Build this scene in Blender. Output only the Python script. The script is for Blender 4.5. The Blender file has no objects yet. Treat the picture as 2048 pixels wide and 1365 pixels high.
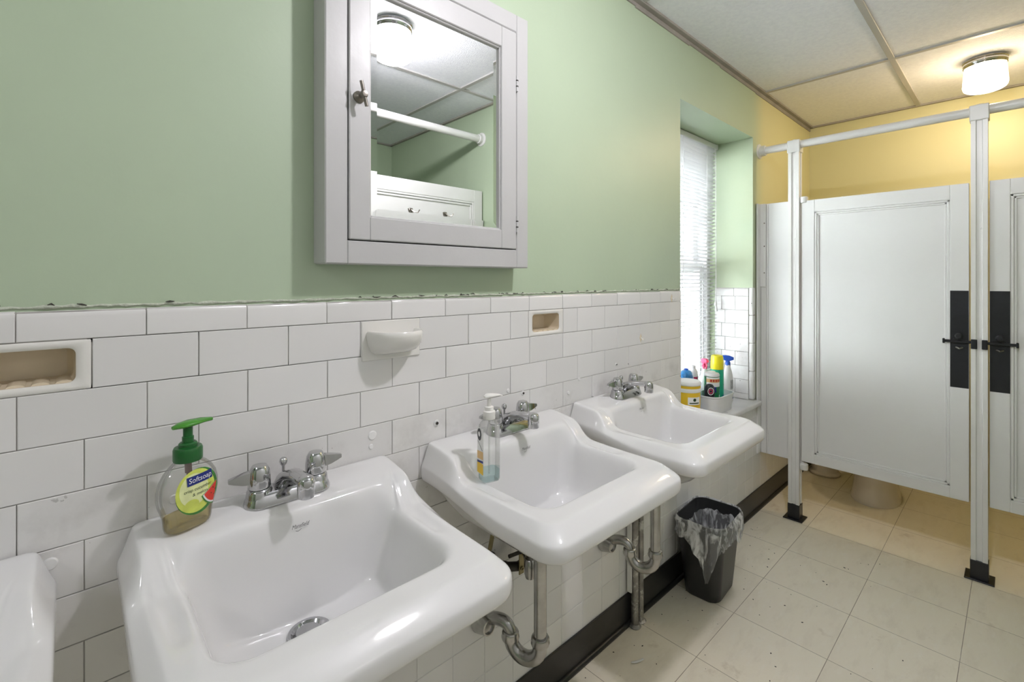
import bpy, bmesh, math, random
from math import sin, cos, pi, radians
from mathutils import Vector, Matrix
random.seed(7)
SC = bpy.context.scene
COL = SC.collection

# ------------------------------------------------------------------ materials
def lin(c):
    return tuple(((v/255)/12.92 if v/255 <= .04045 else ((v/255+.055)/1.055)**2.4) for v in c)

def new_mat(name):
    m = bpy.data.materials.new(name); m.use_nodes = True
    nt = m.node_tree
    b = next(n for n in nt.nodes if n.type == 'BSDF_PRINCIPLED')
    return m, nt, b

def N(nt, t, **kw):
    n = nt.nodes.new(t)
    for k, v in kw.items():
        if k in n.inputs: n.inputs[k].default_value = v
        else: setattr(n, k, v)
    return n

def pmat(name, col, rough=.5, metal=0., bump=0., bscale=40., var=0., vscale=8., coat=0., spec=.5, dirt=None, dscale=6., dthr=.62, emit=None, estr=0, trans=0.):
    """principled material with noise variation, noise bump and optional dirt/wear patches"""
    m, nt, b = new_mat(name)
    L = nt.links
    b.inputs['Roughness'].default_value = rough
    b.inputs['Metallic'].default_value = metal
    b.inputs['Coat Weight'].default_value = coat
    b.inputs['Coat Roughness'].default_value = .06
    b.inputs['Specular IOR Level'].default_value = spec
    b.inputs['Transmission Weight'].default_value = trans
    tc = N(nt, 'ShaderNodeTexCoord')
    n1 = N(nt, 'ShaderNodeTexNoise', Scale=vscale, Detail=4.)
    L.new(tc.outputs['Object'], n1.inputs['Vector'])
    r = N(nt, 'ShaderNodeValToRGB')
    c0 = tuple(max(0, x*(1-var)) for x in col); c1 = tuple(min(1, x*(1+var)) for x in col)
    r.color_ramp.elements[0].position = .3; r.color_ramp.elements[1].position = .7
    r.color_ramp.elements[0].color = (*c0, 1); r.color_ramp.elements[1].color = (*c1, 1)
    L.new(n1.outputs['Fac'], r.inputs['Fac'])
    out = r.outputs['Color']
    if dirt:
        n2 = N(nt, 'ShaderNodeTexNoise', Scale=dscale, Detail=8., Roughness=.7)
        L.new(tc.outputs['Object'], n2.inputs['Vector'])
        r2 = N(nt, 'ShaderNodeValToRGB')
        r2.color_ramp.elements[0].position = dthr; r2.color_ramp.elements[1].position = dthr+.05
        r2.color_ramp.elements[0].color = (0, 0, 0, 1)
        L.new(n2.outputs['Fac'], r2.inputs['Fac'])
        mx = N(nt, 'ShaderNodeMix', data_type='RGBA')
        L.new(r2.outputs['Color'], mx.inputs['Factor']); L.new(out, mx.inputs['A'])
        mx.inputs['B'].default_value = (*dirt, 1)
        out = mx.outputs['Result']
    L.new(out, b.inputs['Base Color'])
    if bump:
        n3 = N(nt, 'ShaderNodeTexNoise', Scale=bscale, Detail=5.)
        L.new(tc.outputs['Object'], n3.inputs['Vector'])
        bp = N(nt, 'ShaderNodeBump', Strength=bump, Distance=.01)
        L.new(n3.outputs['Fac'], bp.inputs['Height']); L.new(bp.outputs['Normal'], b.inputs['Normal'])
    if emit:
        b.inputs['Emission Color'].default_value = (*emit, 1); b.inputs['Emission Strength'].default_value = estr
    return m

def clear_mat(name, tint, gloss=.12, rough=.03, milk=0., milkcol=(1, 1, 1)):
    """see-through plastic / glass: tinted transparency, fresnel reflection, some milkiness"""
    m, nt, b = new_mat(name); L = nt.links
    nt.nodes.remove(b)
    out = next(n for n in nt.nodes if n.type == 'OUTPUT_MATERIAL')
    t = N(nt, 'ShaderNodeBsdfTransparent'); t.inputs['Color'].default_value = (*tint, 1)
    g = N(nt, 'ShaderNodeBsdfGlossy', Roughness=rough)
    lw = N(nt, 'ShaderNodeLayerWeight', Blend=.25)
    ma = N(nt, 'ShaderNodeMath', operation='MULTIPLY_ADD'); ma.inputs[1].default_value = .6; ma.inputs[2].default_value = gloss*.4
    L.new(lw.outputs['Fresnel'], ma.inputs[0])
    src = t.outputs[0]
    if milk:
        d = N(nt, 'ShaderNodeBsdfTranslucent'); d.inputs['Color'].default_value = (*milkcol, 1)
        d2 = N(nt, 'ShaderNodeBsdfDiffuse'); d2.inputs['Color'].default_value = (*milkcol, 1)
        ad = N(nt, 'ShaderNodeMixShader', Fac=.5); L.new(d.outputs[0], ad.inputs[1]); L.new(d2.outputs[0], ad.inputs[2])
        mm = N(nt, 'ShaderNodeMixShader', Fac=milk)
        L.new(src, mm.inputs[1]); L.new(ad.outputs[0], mm.inputs[2]); src = mm.outputs[0]
    mx = N(nt, 'ShaderNodeMixShader')
    L.new(ma.outputs[0], mx.inputs['Fac']); L.new(src, mx.inputs[1]); L.new(g.outputs[0], mx.inputs[2])
    L.new(mx.outputs[0], out.inputs['Surface'])
    return m

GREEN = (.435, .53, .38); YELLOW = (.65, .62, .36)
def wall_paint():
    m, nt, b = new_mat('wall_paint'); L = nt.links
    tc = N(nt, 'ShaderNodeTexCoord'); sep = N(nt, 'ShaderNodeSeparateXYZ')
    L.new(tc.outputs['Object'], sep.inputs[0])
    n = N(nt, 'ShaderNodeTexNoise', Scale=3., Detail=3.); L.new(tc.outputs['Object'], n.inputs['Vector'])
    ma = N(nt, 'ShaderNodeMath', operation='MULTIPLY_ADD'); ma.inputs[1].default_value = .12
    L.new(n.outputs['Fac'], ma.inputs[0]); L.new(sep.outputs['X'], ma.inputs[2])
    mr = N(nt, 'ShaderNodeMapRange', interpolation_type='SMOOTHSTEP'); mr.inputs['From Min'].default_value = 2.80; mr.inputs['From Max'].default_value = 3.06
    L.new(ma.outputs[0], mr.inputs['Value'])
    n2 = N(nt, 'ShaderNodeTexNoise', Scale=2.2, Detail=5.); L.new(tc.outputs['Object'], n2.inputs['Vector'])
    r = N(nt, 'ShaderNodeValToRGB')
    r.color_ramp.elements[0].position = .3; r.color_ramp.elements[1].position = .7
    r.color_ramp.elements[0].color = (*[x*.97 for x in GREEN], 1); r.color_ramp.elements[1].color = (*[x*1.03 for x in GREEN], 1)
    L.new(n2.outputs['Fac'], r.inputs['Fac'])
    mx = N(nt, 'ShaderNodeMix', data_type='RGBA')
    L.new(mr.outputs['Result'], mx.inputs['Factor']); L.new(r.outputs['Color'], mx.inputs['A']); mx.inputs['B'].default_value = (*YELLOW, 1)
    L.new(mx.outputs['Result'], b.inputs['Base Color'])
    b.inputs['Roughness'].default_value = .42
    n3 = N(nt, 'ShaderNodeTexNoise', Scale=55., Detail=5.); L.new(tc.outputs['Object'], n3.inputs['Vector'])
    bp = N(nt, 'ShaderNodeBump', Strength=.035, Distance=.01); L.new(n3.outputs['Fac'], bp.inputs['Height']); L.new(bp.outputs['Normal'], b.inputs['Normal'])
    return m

def tile_mat(name, col=(.74, .735, .72), stains=True):
    m, nt, b = new_mat(name); L = nt.links
    tc = N(nt, 'ShaderNodeTexCoord'); geo = N(nt, 'ShaderNodeNewGeometry')
    hv = N(nt, 'ShaderNodeMapRange'); hv.inputs['To Min'].default_value = .95; hv.inputs['To Max'].default_value = 1.03
    L.new(geo.outputs['Random Per Island'], hv.inputs['Value'])
    mul = N(nt, 'ShaderNodeMix', data_type='RGBA', blend_type='MULTIPLY'); mul.inputs['Factor'].default_value = 1
    mul.inputs['A'].default_value = (*col, 1); L.new(hv.outputs['Result'], mul.inputs['B'])
    out = mul.outputs['Result']
    if stains:
        # grey smudges and black chips gather in the course behind the taps (z .86-.97)
        sep = N(nt, 'ShaderNodeSeparateXYZ'); L.new(tc.outputs['Object'], sep.inputs[0])
        band = N(nt, 'ShaderNodeMapRange', interpolation_type='SMOOTHSTEP'); band.inputs['From Min'].default_value = 1.0; band.inputs['From Max'].default_value = .90
        L.new(sep.outputs['Z'], band.inputs['Value'])
        for sc, p0, p1, c, k in ((9., .50, .70, (.48, .47, .45), .55), (38., .665, .68, (.06, .055, .05), .85), (23., .735, .745, (.42, .36, .28), .7)):
            n = N(nt, 'ShaderNodeTexNoise', Scale=sc, Detail=6., Roughness=.62); L.new(tc.outputs['Object'], n.inputs['Vector'])
            r = N(nt, 'ShaderNodeMapRange'); r.inputs['From Min'].default_value = p0; r.inputs['From Max'].default_value = p1; r.inputs['To Max'].default_value = k
            L.new(n.outputs['Fac'], r.inputs['Value'])
            ml = N(nt, 'ShaderNodeMath', operation='MULTIPLY'); L.new(r.outputs['Result'], ml.inputs[0]); L.new(band.outputs['Result'], ml.inputs[1])
            mx = N(nt, 'ShaderNodeMix', data_type='RGBA'); L.new(ml.outputs[0], mx.inputs['Factor']); L.new(out, mx.inputs['A']); mx.inputs['B'].default_value = (*c, 1)
            out = mx.outputs['Result']
        n = N(nt, 'ShaderNodeTexNoise', Scale=26., Detail=3., Roughness=.5); L.new(tc.outputs['Object'], n.inputs['Vector'])
        r = N(nt, 'ShaderNodeMapRange'); r.inputs['From Min'].default_value = .755; r.inputs['From Max'].default_value = .765
        L.new(n.outputs['Fac'], r.inputs['Value'])
        mx = N(nt, 'ShaderNodeMix', data_type='RGBA'); L.new(r.outputs['Result'], mx.inputs['Factor']); L.new(out, mx.inputs['A']); mx.inputs['B'].default_value = (.12, .11, .10, 1)
        out = mx.outputs['Result']
    L.new(out, b.inputs['Base Color'])
    b.inputs['Roughness'].default_value = .16
    n3 = N(nt, 'ShaderNodeTexNoise', Scale=14., Detail=2.); L.new(tc.outputs['Object'], n3.inputs['Vector'])
    bp = N(nt, 'ShaderNodeBump', Strength=.06, Distance=.01); L.new(n3.outputs['Fac'], bp.inputs['Height']); L.new(bp.outputs['Normal'], b.inputs['Normal'])
    return m

def floor_mat():
    m, nt, b = new_mat('floor_vinyl_tile'); L = nt.links
    tc = N(nt, 'ShaderNodeTexCoord')
    mp = N(nt, 'ShaderNodeMapping'); mp.inputs['Location'].default_value = (-1.26+.315*6, .255+.31*10, 0)
    L.new(tc.outputs['Object'], mp.inputs['Vector'])
    br = N(nt, 'ShaderNodeTexBrick', offset=0., squash=1.)
    br.inputs['Scale'].default_value = 1.; br.inputs['Brick Width'].default_value = .315; br.inputs['Row Height'].default_value = .31
    br.inputs['Mortar Size'].default_value = .0012; br.inputs['Mortar Smooth'].default_value = .3; br.inputs['Bias'].default_value = 0.
    br.inputs['Color1'].default_value = (.84, .785, .655, 1); br.inputs['Color2'].default_value = (.80, .745, .62, 1); br.inputs['Mortar'].default_value = (.26, .22, .165, 1)
    L.new(mp.outputs[0], br.inputs['Vector'])
    out = br.outputs['Color']
    # marbling streaks of the vinyl, brown scuffs, dark specks
    st = N(nt, 'ShaderNodeMapping'); st.inputs['Scale'].default_value = (3., 9., 1.); st.inputs['Rotation'].default_value = (0, 0, .5)
    L.new(tc.outputs['Object'], st.inputs['Vector'])
    for vec, sc, p0, p1, c, k in ((st, 2.2, .5, .72, (.66, .60, .49), .5), (st, 4.5, .52, .75, (.86, .83, .74), .5), (tc, 7., .62, .74, (.36, .27, .16), .45), (tc, 60., .735, .75, (.07, .055, .04), .9)):
        n = N(nt, 'ShaderNodeTexNoise', Scale=sc, Detail=7., Roughness=.65)
        L.new(vec.outputs['Object'] if vec is tc else vec.outputs[0], n.inputs['Vector'])
        r = N(nt, 'ShaderNodeMapRange'); r.inputs['From Min'].default_value = p0; r.inputs['From Max'].default_value = p1; r.inputs['To Max'].default_value = k
        L.new(n.outputs['Fac'], r.inputs['Value'])
        mx = N(nt, 'ShaderNodeMix', data_type='RGBA'); L.new(r.outputs['Result'], mx.inputs['Factor']); L.new(out, mx.inputs['A']); mx.inputs['B'].default_value = (*c, 1)
        out = mx.outputs['Result']
    L.new(out, b.inputs['Base Color']); b.inputs['Roughness'].default_value = .38
    n3 = N(nt, 'ShaderNodeTexNoise', Scale=90., Detail=3.); L.new(tc.outputs['Object'], n3.inputs['Vector'])
    bp = N(nt, 'ShaderNodeBump', Strength=.05, Distance=.01); L.new(n3.outputs['Fac'], bp.inputs['Height']); L.new(bp.outputs['Normal'], b.inputs['Normal'])
    return m

def lamp_glass(name, warm, e):
    """ribbed translucent shade of a burning lamp: lets the bulb's light out and glows itself"""
    m, nt, b = new_mat(name); L = nt.links; nt.nodes.remove(b)
    out = next(n for n in nt.nodes if n.type == 'OUTPUT_MATERIAL')
    t = N(nt, 'ShaderNodeBsdfTransparent'); t.inputs['Color'].default_value = (*warm, 1)
    tl = N(nt, 'ShaderNodeBsdfTranslucent'); tl.inputs['Color'].default_value = (.9, .87, .8, 1)
    em = N(nt, 'ShaderNodeEmission', Strength=e)
    tc = N(nt, 'ShaderNodeTexCoord'); sep = N(nt, 'ShaderNodeSeparateXYZ'); L.new(tc.outputs['Object'], sep.inputs[0])
    r = N(nt, 'ShaderNodeValToRGB'); mr = N(nt, 'ShaderNodeMapRange'); mr.inputs['From Min'].default_value = -.158; mr.inputs['From Max'].default_value = -.03
    L.new(sep.outputs['Z'], mr.inputs['Value']); L.new(mr.outputs['Result'], r.inputs['Fac'])
    cr = r.color_ramp
    cr.elements[0].position = 0; cr.elements[0].color = (1, .97, .9, 1); cr.elements[1].position = 1; cr.elements[1].color = (.80, .70, .48, 1)
    for p, c in ((.42, (1, .97, .88, 1)), (.5, (.80, .64, .36, 1)), (.60, (.83, .68, .40, 1)), (.68, (1, .95, .80, 1)), (.88, (1, .93, .78, 1))):
        el = cr.elements.new(p); el.color = c
    L.new(r.outputs['Color'], em.inputs['Color'])
    r3 = N(nt, 'ShaderNodeMapRange'); r3.inputs['From Min'].default_value = -.105; r3.inputs['From Max'].default_value = -.062; r3.inputs['To Min'].default_value = 1.; r3.inputs['To Max'].default_value = .16
    L.new(sep.outputs['Z'], r3.inputs['Value'])     # tint darkened towards the ring to hold back the bulb's light on the ceiling
    tm = N(nt, 'ShaderNodeMix', data_type='RGBA', blend_type='MULTIPLY'); tm.inputs['Factor'].default_value = 1; tm.inputs['A'].default_value = (*warm, 1)
    L.new(r3.outputs['Result'], tm.inputs['B']); L.new(tm.outputs['Result'], t.inputs['Color'])
    a = N(nt, 'ShaderNodeMixShader', Fac=.10); L.new(t.outputs[0], a.inputs[1]); L.new(tl.outputs[0], a.inputs[2])
    ad = N(nt, 'ShaderNodeAddShader'); L.new(a.outputs[0], ad.inputs[0]); L.new(em.outputs[0], ad.inputs[1])
    g = N(nt, 'ShaderNodeBsdfGlossy', Roughness=.08); mx = N(nt, 'ShaderNodeMixShader', Fac=.06)
    L.new(ad.outputs[0], mx.inputs[1]); L.new(g.outputs[0], mx.inputs[2]); L.new(mx.outputs[0], out.inputs['Surface'])
    return m

def bag_mat():
    m, nt, b = new_mat('bag_film'); L = nt.links; nt.nodes.remove(b)
    out = next(n for n in nt.nodes if n.type == 'OUTPUT_MATERIAL')
    t = N(nt, 'ShaderNodeBsdfTransparent'); t.inputs['Color'].default_value = (.93, .95, .98, 1)
    d = N(nt, 'ShaderNodeBsdfDiffuse'); d.inputs['Color'].default_value = (.90, .92, .95, 1)
    tl = N(nt, 'ShaderNodeBsdfTranslucent'); tl.inputs['Color'].default_value = (.90, .92, .95, 1)
    g = N(nt, 'ShaderNodeBsdfGlossy', Roughness=.22)
    a = N(nt, 'ShaderNodeMixShader', Fac=.2); L.new(d.outputs[0], a.inputs[1]); L.new(tl.outputs[0], a.inputs[2])
    c = N(nt, 'ShaderNodeMixShader', Fac=.22); L.new(a.outputs[0], c.inputs[1]); L.new(g.outputs[0], c.inputs[2])
    tc = N(nt, 'ShaderNodeTexCoord'); mp = N(nt, 'ShaderNodeMapping'); mp.inputs['Scale'].default_value = (1, 1, .35)
    L.new(tc.outputs['Object'], mp.inputs['Vector'])
    n = N(nt, 'ShaderNodeTexNoise', Scale=26., Detail=5., Roughness=.6, Distortion=1.2); L.new(mp.outputs[0], n.inputs['Vector'])
    r = N(nt, 'ShaderNodeMapRange'); r.inputs['From Min'].default_value = .45; r.inputs['From Max'].default_value = .58; r.inputs['To Min'].default_value = .26; r.inputs['To Max'].default_value = 1.
    L.new(n.outputs['Fac'], r.inputs['Value'])
    mx = N(nt, 'ShaderNodeMixShader'); L.new(r.outputs['Result'], mx.inputs['Fac']); L.new(t.outputs[0], mx.inputs[1]); L.new(c.outputs[0], mx.inputs[2])
    bp = N(nt, 'ShaderNodeBump', Strength=.5, Distance=.01); L.new(n.outputs['Fac'], bp.inputs['Height'])
    for q in (d, tl, g): L.new(bp.outputs['Normal'], q.inputs['Normal'])
    L.new(mx.outputs[0], out.inputs['Surface'])
    return m

M = dict(
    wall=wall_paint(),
    tile=tile_mat('glazed_tile'), tile_low=tile_mat('painted_square_tile', (.80, .80, .79), False),
    grout=pmat('grout', (.40, .385, .365), .9, var=.35, vscale=14., dirt=(.10, .09, .08), dscale=9., dthr=.60),
    grout_low=pmat('painted_grout', (.84, .84, .83), .8, var=.05),
    floor=floor_mat(),
    ceil=pmat('ceiling_board', (.89, .905, .98), .9, bump=.35, bscale=220., var=.04, vscale=60.),
    grid=pmat('ceiling_grid_metal', (.47, .46, .45), .5, var=.03),
    angle=pmat('wall_angle_metal', (.33, .31, .28), .6, var=.12, vscale=12.),
    black_base=pmat('black_vinyl_base', (.018, .018, .019), .35, var=.2, dirt=(.2, .19, .18), dscale=45., dthr=.74),
    porcelain=pmat('white_porcelain', (.75, .75, .745), .07, coat=.3, var=.01, vscale=4.),
    toilet=pmat('toilet_china', (.80, .74, .68), .12, coat=.2, var=.02),
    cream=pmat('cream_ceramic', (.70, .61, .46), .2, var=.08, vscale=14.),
    ceramic=pmat('dish_ceramic', (.76, .75, .71), .15, var=.02),
    chrome=pmat('chrome', (.56, .56, .57), .07, 1., var=.05, vscale=30., dirt=(.45, .42, .36), dscale=70., dthr=.70),
    pipe=pmat('tarnished_nickel_pipe', (.46, .455, .445), .25, 1., var=.28, vscale=16., dirt=(.36, .22, .12), dscale=18., dthr=.73),
    galv=pmat('old_galvanised_pipe', (.33, .32, .30), .5, .7, bump=.3, bscale=90., var=.35, vscale=30., dirt=(.62, .62, .60), dscale=24., dthr=.55),
    dark=pmat('dark_iron', (.045, .04, .035), .5, .4, var=.3, vscale=30.),
    brass=pmat('dull_brass', (.26, .22, .12), .42, .8, var=.25, vscale=40.),
    white=pmat('white_gloss_paint', (.74, .74, .73), .30, bump=.04, bscale=30., var=.015, vscale=5., dirt=(.40, .37, .32), dscale=30., dthr=.765),
    worn=pmat('worn_white_paint', (.76, .76, .74), .30, bump=.06, bscale=30., var=.02, dirt=(.16, .13, .10), dscale=24., dthr=.715),
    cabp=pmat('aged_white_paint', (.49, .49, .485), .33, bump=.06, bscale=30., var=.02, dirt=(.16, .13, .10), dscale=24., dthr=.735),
    edge=pmat('rough_plaster', (.52, .56, .46), .8, bump=.5, bscale=160., var=.2, vscale=60.),
    trimw=pmat('window_white_paint', (.82, .82, .82), .35, var=.02),
    black=pmat('black_paint', (.012, .013, .017), .32, bump=.08, bscale=60., var=.3, dirt=(.30, .31, .33), dscale=55., dthr=.745),
    gap=pmat('dark_joint', (.05, .045, .04), .9),
    mirror=pmat('mirror_silver', (.90, .91, .90), .005, 1., var=.0),
    pewter=pmat('pewter', (.24, .22, .19), .35, .9, var=.2, vscale=60.),
    blind=pmat('blind_slat', (.80, .80, .81), .4, var=.01),
    cord=pmat('blind_cord', (.80, .80, .80), .8),
    glass=clear_mat('window_glass', (.97, .985, .985), .15, .01),
    marble=pmat('grey_marble', (.74, .74, .74), .25, var=.10, vscale=6., dirt=(.33, .33, .34), dscale=5., dthr=.60),
    clear=clear_mat('clear_plastic', (.97, .975, .965), .16, .05, .07, (.85, .85, .82)),
    soap=clear_mat('amber_soap', (.90, .82, .52), .05, .05, .22, (.68, .56, .26)),
    bluegel=clear_mat('pale_blue_soap', (.86, .96, .965), .05, .05, .12, (.62, .82, .85)),
    pumpgreen=pmat('green_pump_plastic', (.012, .115, .022), .28, var=.1),
    pumpgreen2=pmat('light_green_pump_plastic', (.06, .27, .025), .25, var=.15, vscale=40),
    pumpwhite=pmat('white_pump_plastic', (.83, .82, .78), .3, var=.02),
    tube=pmat('dip_tube', (.16, .07, .05), .4),
    rind=pmat('label_rind_green', (.05, .22, .04), .4, var=.3, vscale=90.),
    flesh=pmat('label_melon_yellow', (.60, .68, .12), .4, var=.12, vscale=60.),
    pale=pmat('label_melon_pale', (.74, .79, .40), .4, var=.1, vscale=60.),
    navy=pmat('label_navy', (.012, .025, .20), .4),
    lwhite=pmat('label_white', (.85, .85, .85), .4),
    ink=pmat('label_ink', (.02, .05, .02), .5),
    inkgrey=pmat('logo_ink', (.09, .09, .09), .5),
    red=pmat('label_watermelon_red', (.70, .05, .03), .4, var=.1, vscale=60.),
    binblack=pmat('black_bin_plastic', (.020, .021, .023), .38, bump=.05, bscale=300., var=.1),
    bag=bag_mat(),
    yellowp=pmat('yellow_plastic', (.80, .52, .03), .35, var=.03),
    yellowcap=pmat('lemon_cap', (.85, .74, .02), .3, var=.02),
    teal=pmat('teal_can', (.01, .36, .21), .3, var=.06, vscale=40.),
    cgreen=pmat('canister_green', (.01, .20, .07), .35, var=.08, vscale=30.),
    orange=pmat('label_orange_band', (.75, .50, .22), .4),
    lred=pmat('label_red', (.55, .04, .03), .4),
    blue=pmat('blue_plastic', (.02, .10, .55), .3, var=.15, vscale=50.),
    sky=pmat('blue_label', (.03, .20, .50), .3, var=.5, vscale=45.),
    pink=pmat('pink_plastic', (.75, .06, .18), .3, var=.1),
    maroon=pmat('maroon_label', (.40, .02, .10), .4),
    darkl=pmat('black_label', (.015, .02, .025), .35),
    whitep=pmat('white_plastic', (.82, .82, .83), .35, var=.02),
    greyl=pmat('grey_print', (.40, .41, .42), .5, var=.3, vscale=120.),
    lampg=lamp_glass('ribbed_lamp_glass', (.98, .95, .90), .95),
    lampw=lamp_glass('ribbed_lamp_glass_warm', (.98, .93, .84), .80),
    outw=pmat('grey_render_wall', (.07, .07, .07), .9, var=.4, vscale=1.2),
)

# ------------------------------------------------------------------ mesh builder
class MB:
    def __init__(s): s.v = []; s.f = []; s.m = []
    def add(s, verts, faces, mi=0, T=None):
        o = len(s.v)
        for p in verts:
            p = Vector(p)
            s.v.append(T @ p if T else p)
        for f in faces: s.f.append([o+i for i in f]); s.m.append(mi)
        return s
    def bm(s, b, mi=0, T=None):
        b.verts.index_update()
        s.add([v.co.copy() for v in b.verts], [[v.index for v in f.verts] for f in b.faces], mi, T); b.free(); return s
    def box(s, x0, x1, y0, y1, z0, z1, bev=0, mi=0, T=None, seg=1):
        b = bmesh.new(); bmesh.ops.create_cube(b, size=1)
        for v in b.verts:
            v.co = Vector(((x0+x1)/2+v.co.x*(x1-x0), (y0+y1)/2+v.co.y*(y1-y0), (z0+z1)/2+v.co.z*(z1-z0)))
        if bev: bmesh.ops.bevel(b, geom=b.edges[:], offset=bev, segments=seg, affect='EDGES', profile=.5)
        return s.bm(b, mi, T)
    def rings(s, rings, mi=0, cap0=False, cap1=False, closed=True, T=None):
        n = len(rings[0]); V = [p for r in rings for p in r]; F = []
        for i in range(len(rings)-1):
            for j in range(n if closed else n-1):
                k = (j+1) % n
                F.append((i*n+j, i*n+k, (i+1)*n+k, (i+1)*n+j))
        if cap0: F.append(tuple(range(n))[::-1])
        if cap1: F.append(tuple((len(rings)-1)*n+j for j in range(n)))
        return s.add(V, F, mi, T)
    def lathe(s, prof, n=28, mi=0, T=None, c=(0, 0), cap0=True, cap1=True):
        R = [[(c[0]+r*cos(2*pi*j/n), c[1]+r*sin(2*pi*j/n), z) for j in range(n)] for r, z in prof]
        return s.rings(R, mi, cap0 and prof[0][0] > 1e-6, cap1 and prof[-1][0] > 1e-6, True, T)
    def tube(s, path, rad, n=14, mi=0, caps=True, T=None, flat=None, up=None):
        P = [Vector(p) for p in path]; k = len(P)
        if not hasattr(rad, '__len__'): rad = [rad]*k
        tang = []
        for i in range(k):
            a = P[max(0, i-1)]; b = P[min(k-1, i+1)]; tang.append((b-a).normalized())
        u = Vector(up) if up else (Vector((0, 0, 1)) if abs(tang[0].z) < .9 else Vector((1, 0, 0)))
        R = []
        for i in range(k):
            t = tang[i]; u = (u-t*u.dot(t)).normalized(); w = t.cross(u)
            fu, fw = flat[i] if flat else (1, 1)
            R.append([P[i]+u*(rad[i]*fu*cos(2*pi*j/n))+w*(rad[i]*fw*sin(2*pi*j/n)) for j in range(n)])
        return s.rings(R, mi, caps, caps, True, T)
    def build(s, name, mats, parent=None, smooth=40, sub=0, loc=None, merge=True):
        me = bpy.data.meshes.new(name); me.from_pydata([tuple(v) for v in s.v], [], s.f)
        for m in (mats if isinstance(mats, (list, tuple)) else [mats]): me.materials.append(M[m] if isinstance(m, str) else m)
        for p, i in zip(me.polygons, s.m): p.material_index = i
        b = bmesh.new(); b.from_mesh(me)
        if merge: bmesh.ops.remove_doubles(b, verts=b.verts, dist=1e-6)
        bmesh.ops.recalc_face_normals(b, faces=b.faces); b.to_mesh(me); b.free()
        if smooth:
            me.shade_smooth(); me.set_sharp_from_angle(angle=radians(smooth))
        o = bpy.data.objects.new(name, me); COL.objects.link(o)
        if loc: o.location = loc
        if parent is not None: o.parent = parent
        if sub:
            md = o.modifiers.new('subdivision', 'SUBSURF'); md.levels = sub; md.render_levels = sub
        return o

def tag(o, label=None, cat=None, group=None, kind=None):
    if label: o['label'] = label
    if cat: o['category'] = cat
    if group: o['group'] = group
    if kind: o['kind'] = kind
    return o
def thing(name, label, cat, loc=(0, 0, 0), rz=0, group=None):
    o = bpy.data.objects.new(name, None); COL.objects.link(o); o.empty_display_size = .05
    o.location = loc; o.rotation_euler = (0, 0, rz)
    return tag(o, label, cat, group)
def copy_tree(o, parent=None):
    kids = [c for c in SC.objects if c.parent == o]
    c = o.copy(); COL.objects.link(c); c.parent = parent
    for k in kids: copy_tree(k, c)
    return c
def struct(o): o['kind'] = 'structure'; return o

def bez(p0, p1, p2, n=8):
    p0, p1, p2 = map(Vector, (p0, p1, p2))
    return [p0*(1-t)**2+p1*2*t*(1-t)+p2*t*t for t in [i/n for i in range(n+1)]]
def sm(a, b, x):
    t = min(1, max(0, (x-a)/(b-a))); return t*t*(3-2*t)

def text_geo(body, size, shear=0., width=None):
    cu = bpy.data.curves.new('lettering', 'FONT'); cu.body = body; cu.size = size; cu.shear = shear
    cu.align_x = 'CENTER'; cu.align_y = 'CENTER'; cu.resolution_u = 3; cu.fill_mode = 'FRONT'
    o = bpy.data.objects.new('lettering', cu); COL.objects.link(o)
    bpy.context.view_layer.update()
    dg = bpy.context.evaluated_depsgraph_get()
    me = o.evaluated_get(dg).to_mesh()
    V = [(v.co.x, v.co.y) for v in me.vertices]; F = [list(p.vertices) for p in me.polygons]
    o.evaluated_get(dg).to_mesh_clear(); bpy.data.objects.remove(o); bpy.data.curves.remove(cu)
    if width and V:
        w = max(v[0] for v in V)-min(v[0] for v in V); V = [(x*width/w, y) for x, y in V]
    return V, F

# ------------------------------------------------------------------ camera
CAMZ = 1.296; CY = -1.01
cam = bpy.data.cameras.new('camera'); co = bpy.data.objects.new('camera', cam); COL.objects.link(co)
cam.sensor_width = 36.; cam.lens = 948/2048*36; cam.shift_y = -122.5/2048; cam.clip_start = .02
co.location = (0, CY, CAMZ); co.rotation_euler = (pi/2, 0, .818-pi/2)
SC.camera = co

# ------------------------------------------------------------------ room shell
CEIL = 2.372; XL = -2.6; XR = 3.85; YF = -2.54
WX0, WX1, WZ0, WZ1 = 1.961, 2.795, .622, 2.092     # window opening
NICHE = [(-.142, .028), (1.014, 1.174)]             # recessed soap niches (x ranges)
NZ0, NZ1 = 1.1225, 1.2025
w = MB(); TH = .36; Y0 = .0035
for z0, z1, skip in ((0, NZ0+.006, []), (NZ0+.006, NZ1-.006, NICHE), (NZ1-.006, 2.6, [])):
    xs = [XL-.1]
    for a, b in skip: xs += [a+.006, b-.006]
    xs.append(WX0)
    for i in range(0, len(xs), 2): w.box(xs[i], xs[i+1], Y0, TH, z0, z1)
for a, b in NICHE: w.box(a, b, .09, TH, NZ0, NZ1)
w.box(WX0, WX1, Y0, TH, 0, WZ0-.03); w.box(WX0, WX1, Y0, TH, WZ1, 2.6); w.box(WX1, XR+.1, Y0, TH, 0, 2.6)
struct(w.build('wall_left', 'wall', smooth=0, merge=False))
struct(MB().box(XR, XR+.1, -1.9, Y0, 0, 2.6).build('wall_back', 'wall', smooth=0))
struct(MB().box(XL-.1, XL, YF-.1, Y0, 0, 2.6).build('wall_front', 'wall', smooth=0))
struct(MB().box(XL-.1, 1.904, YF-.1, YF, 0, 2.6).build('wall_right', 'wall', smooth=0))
struct(MB().box(1.904, 2.0, YF-.1, -1.09, 0, 2.6).box(2.0, XR+.1, -1.9, -1.78, 0, 2.6).build('wall_corner', 'wall', smooth=0, merge=False))
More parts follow.
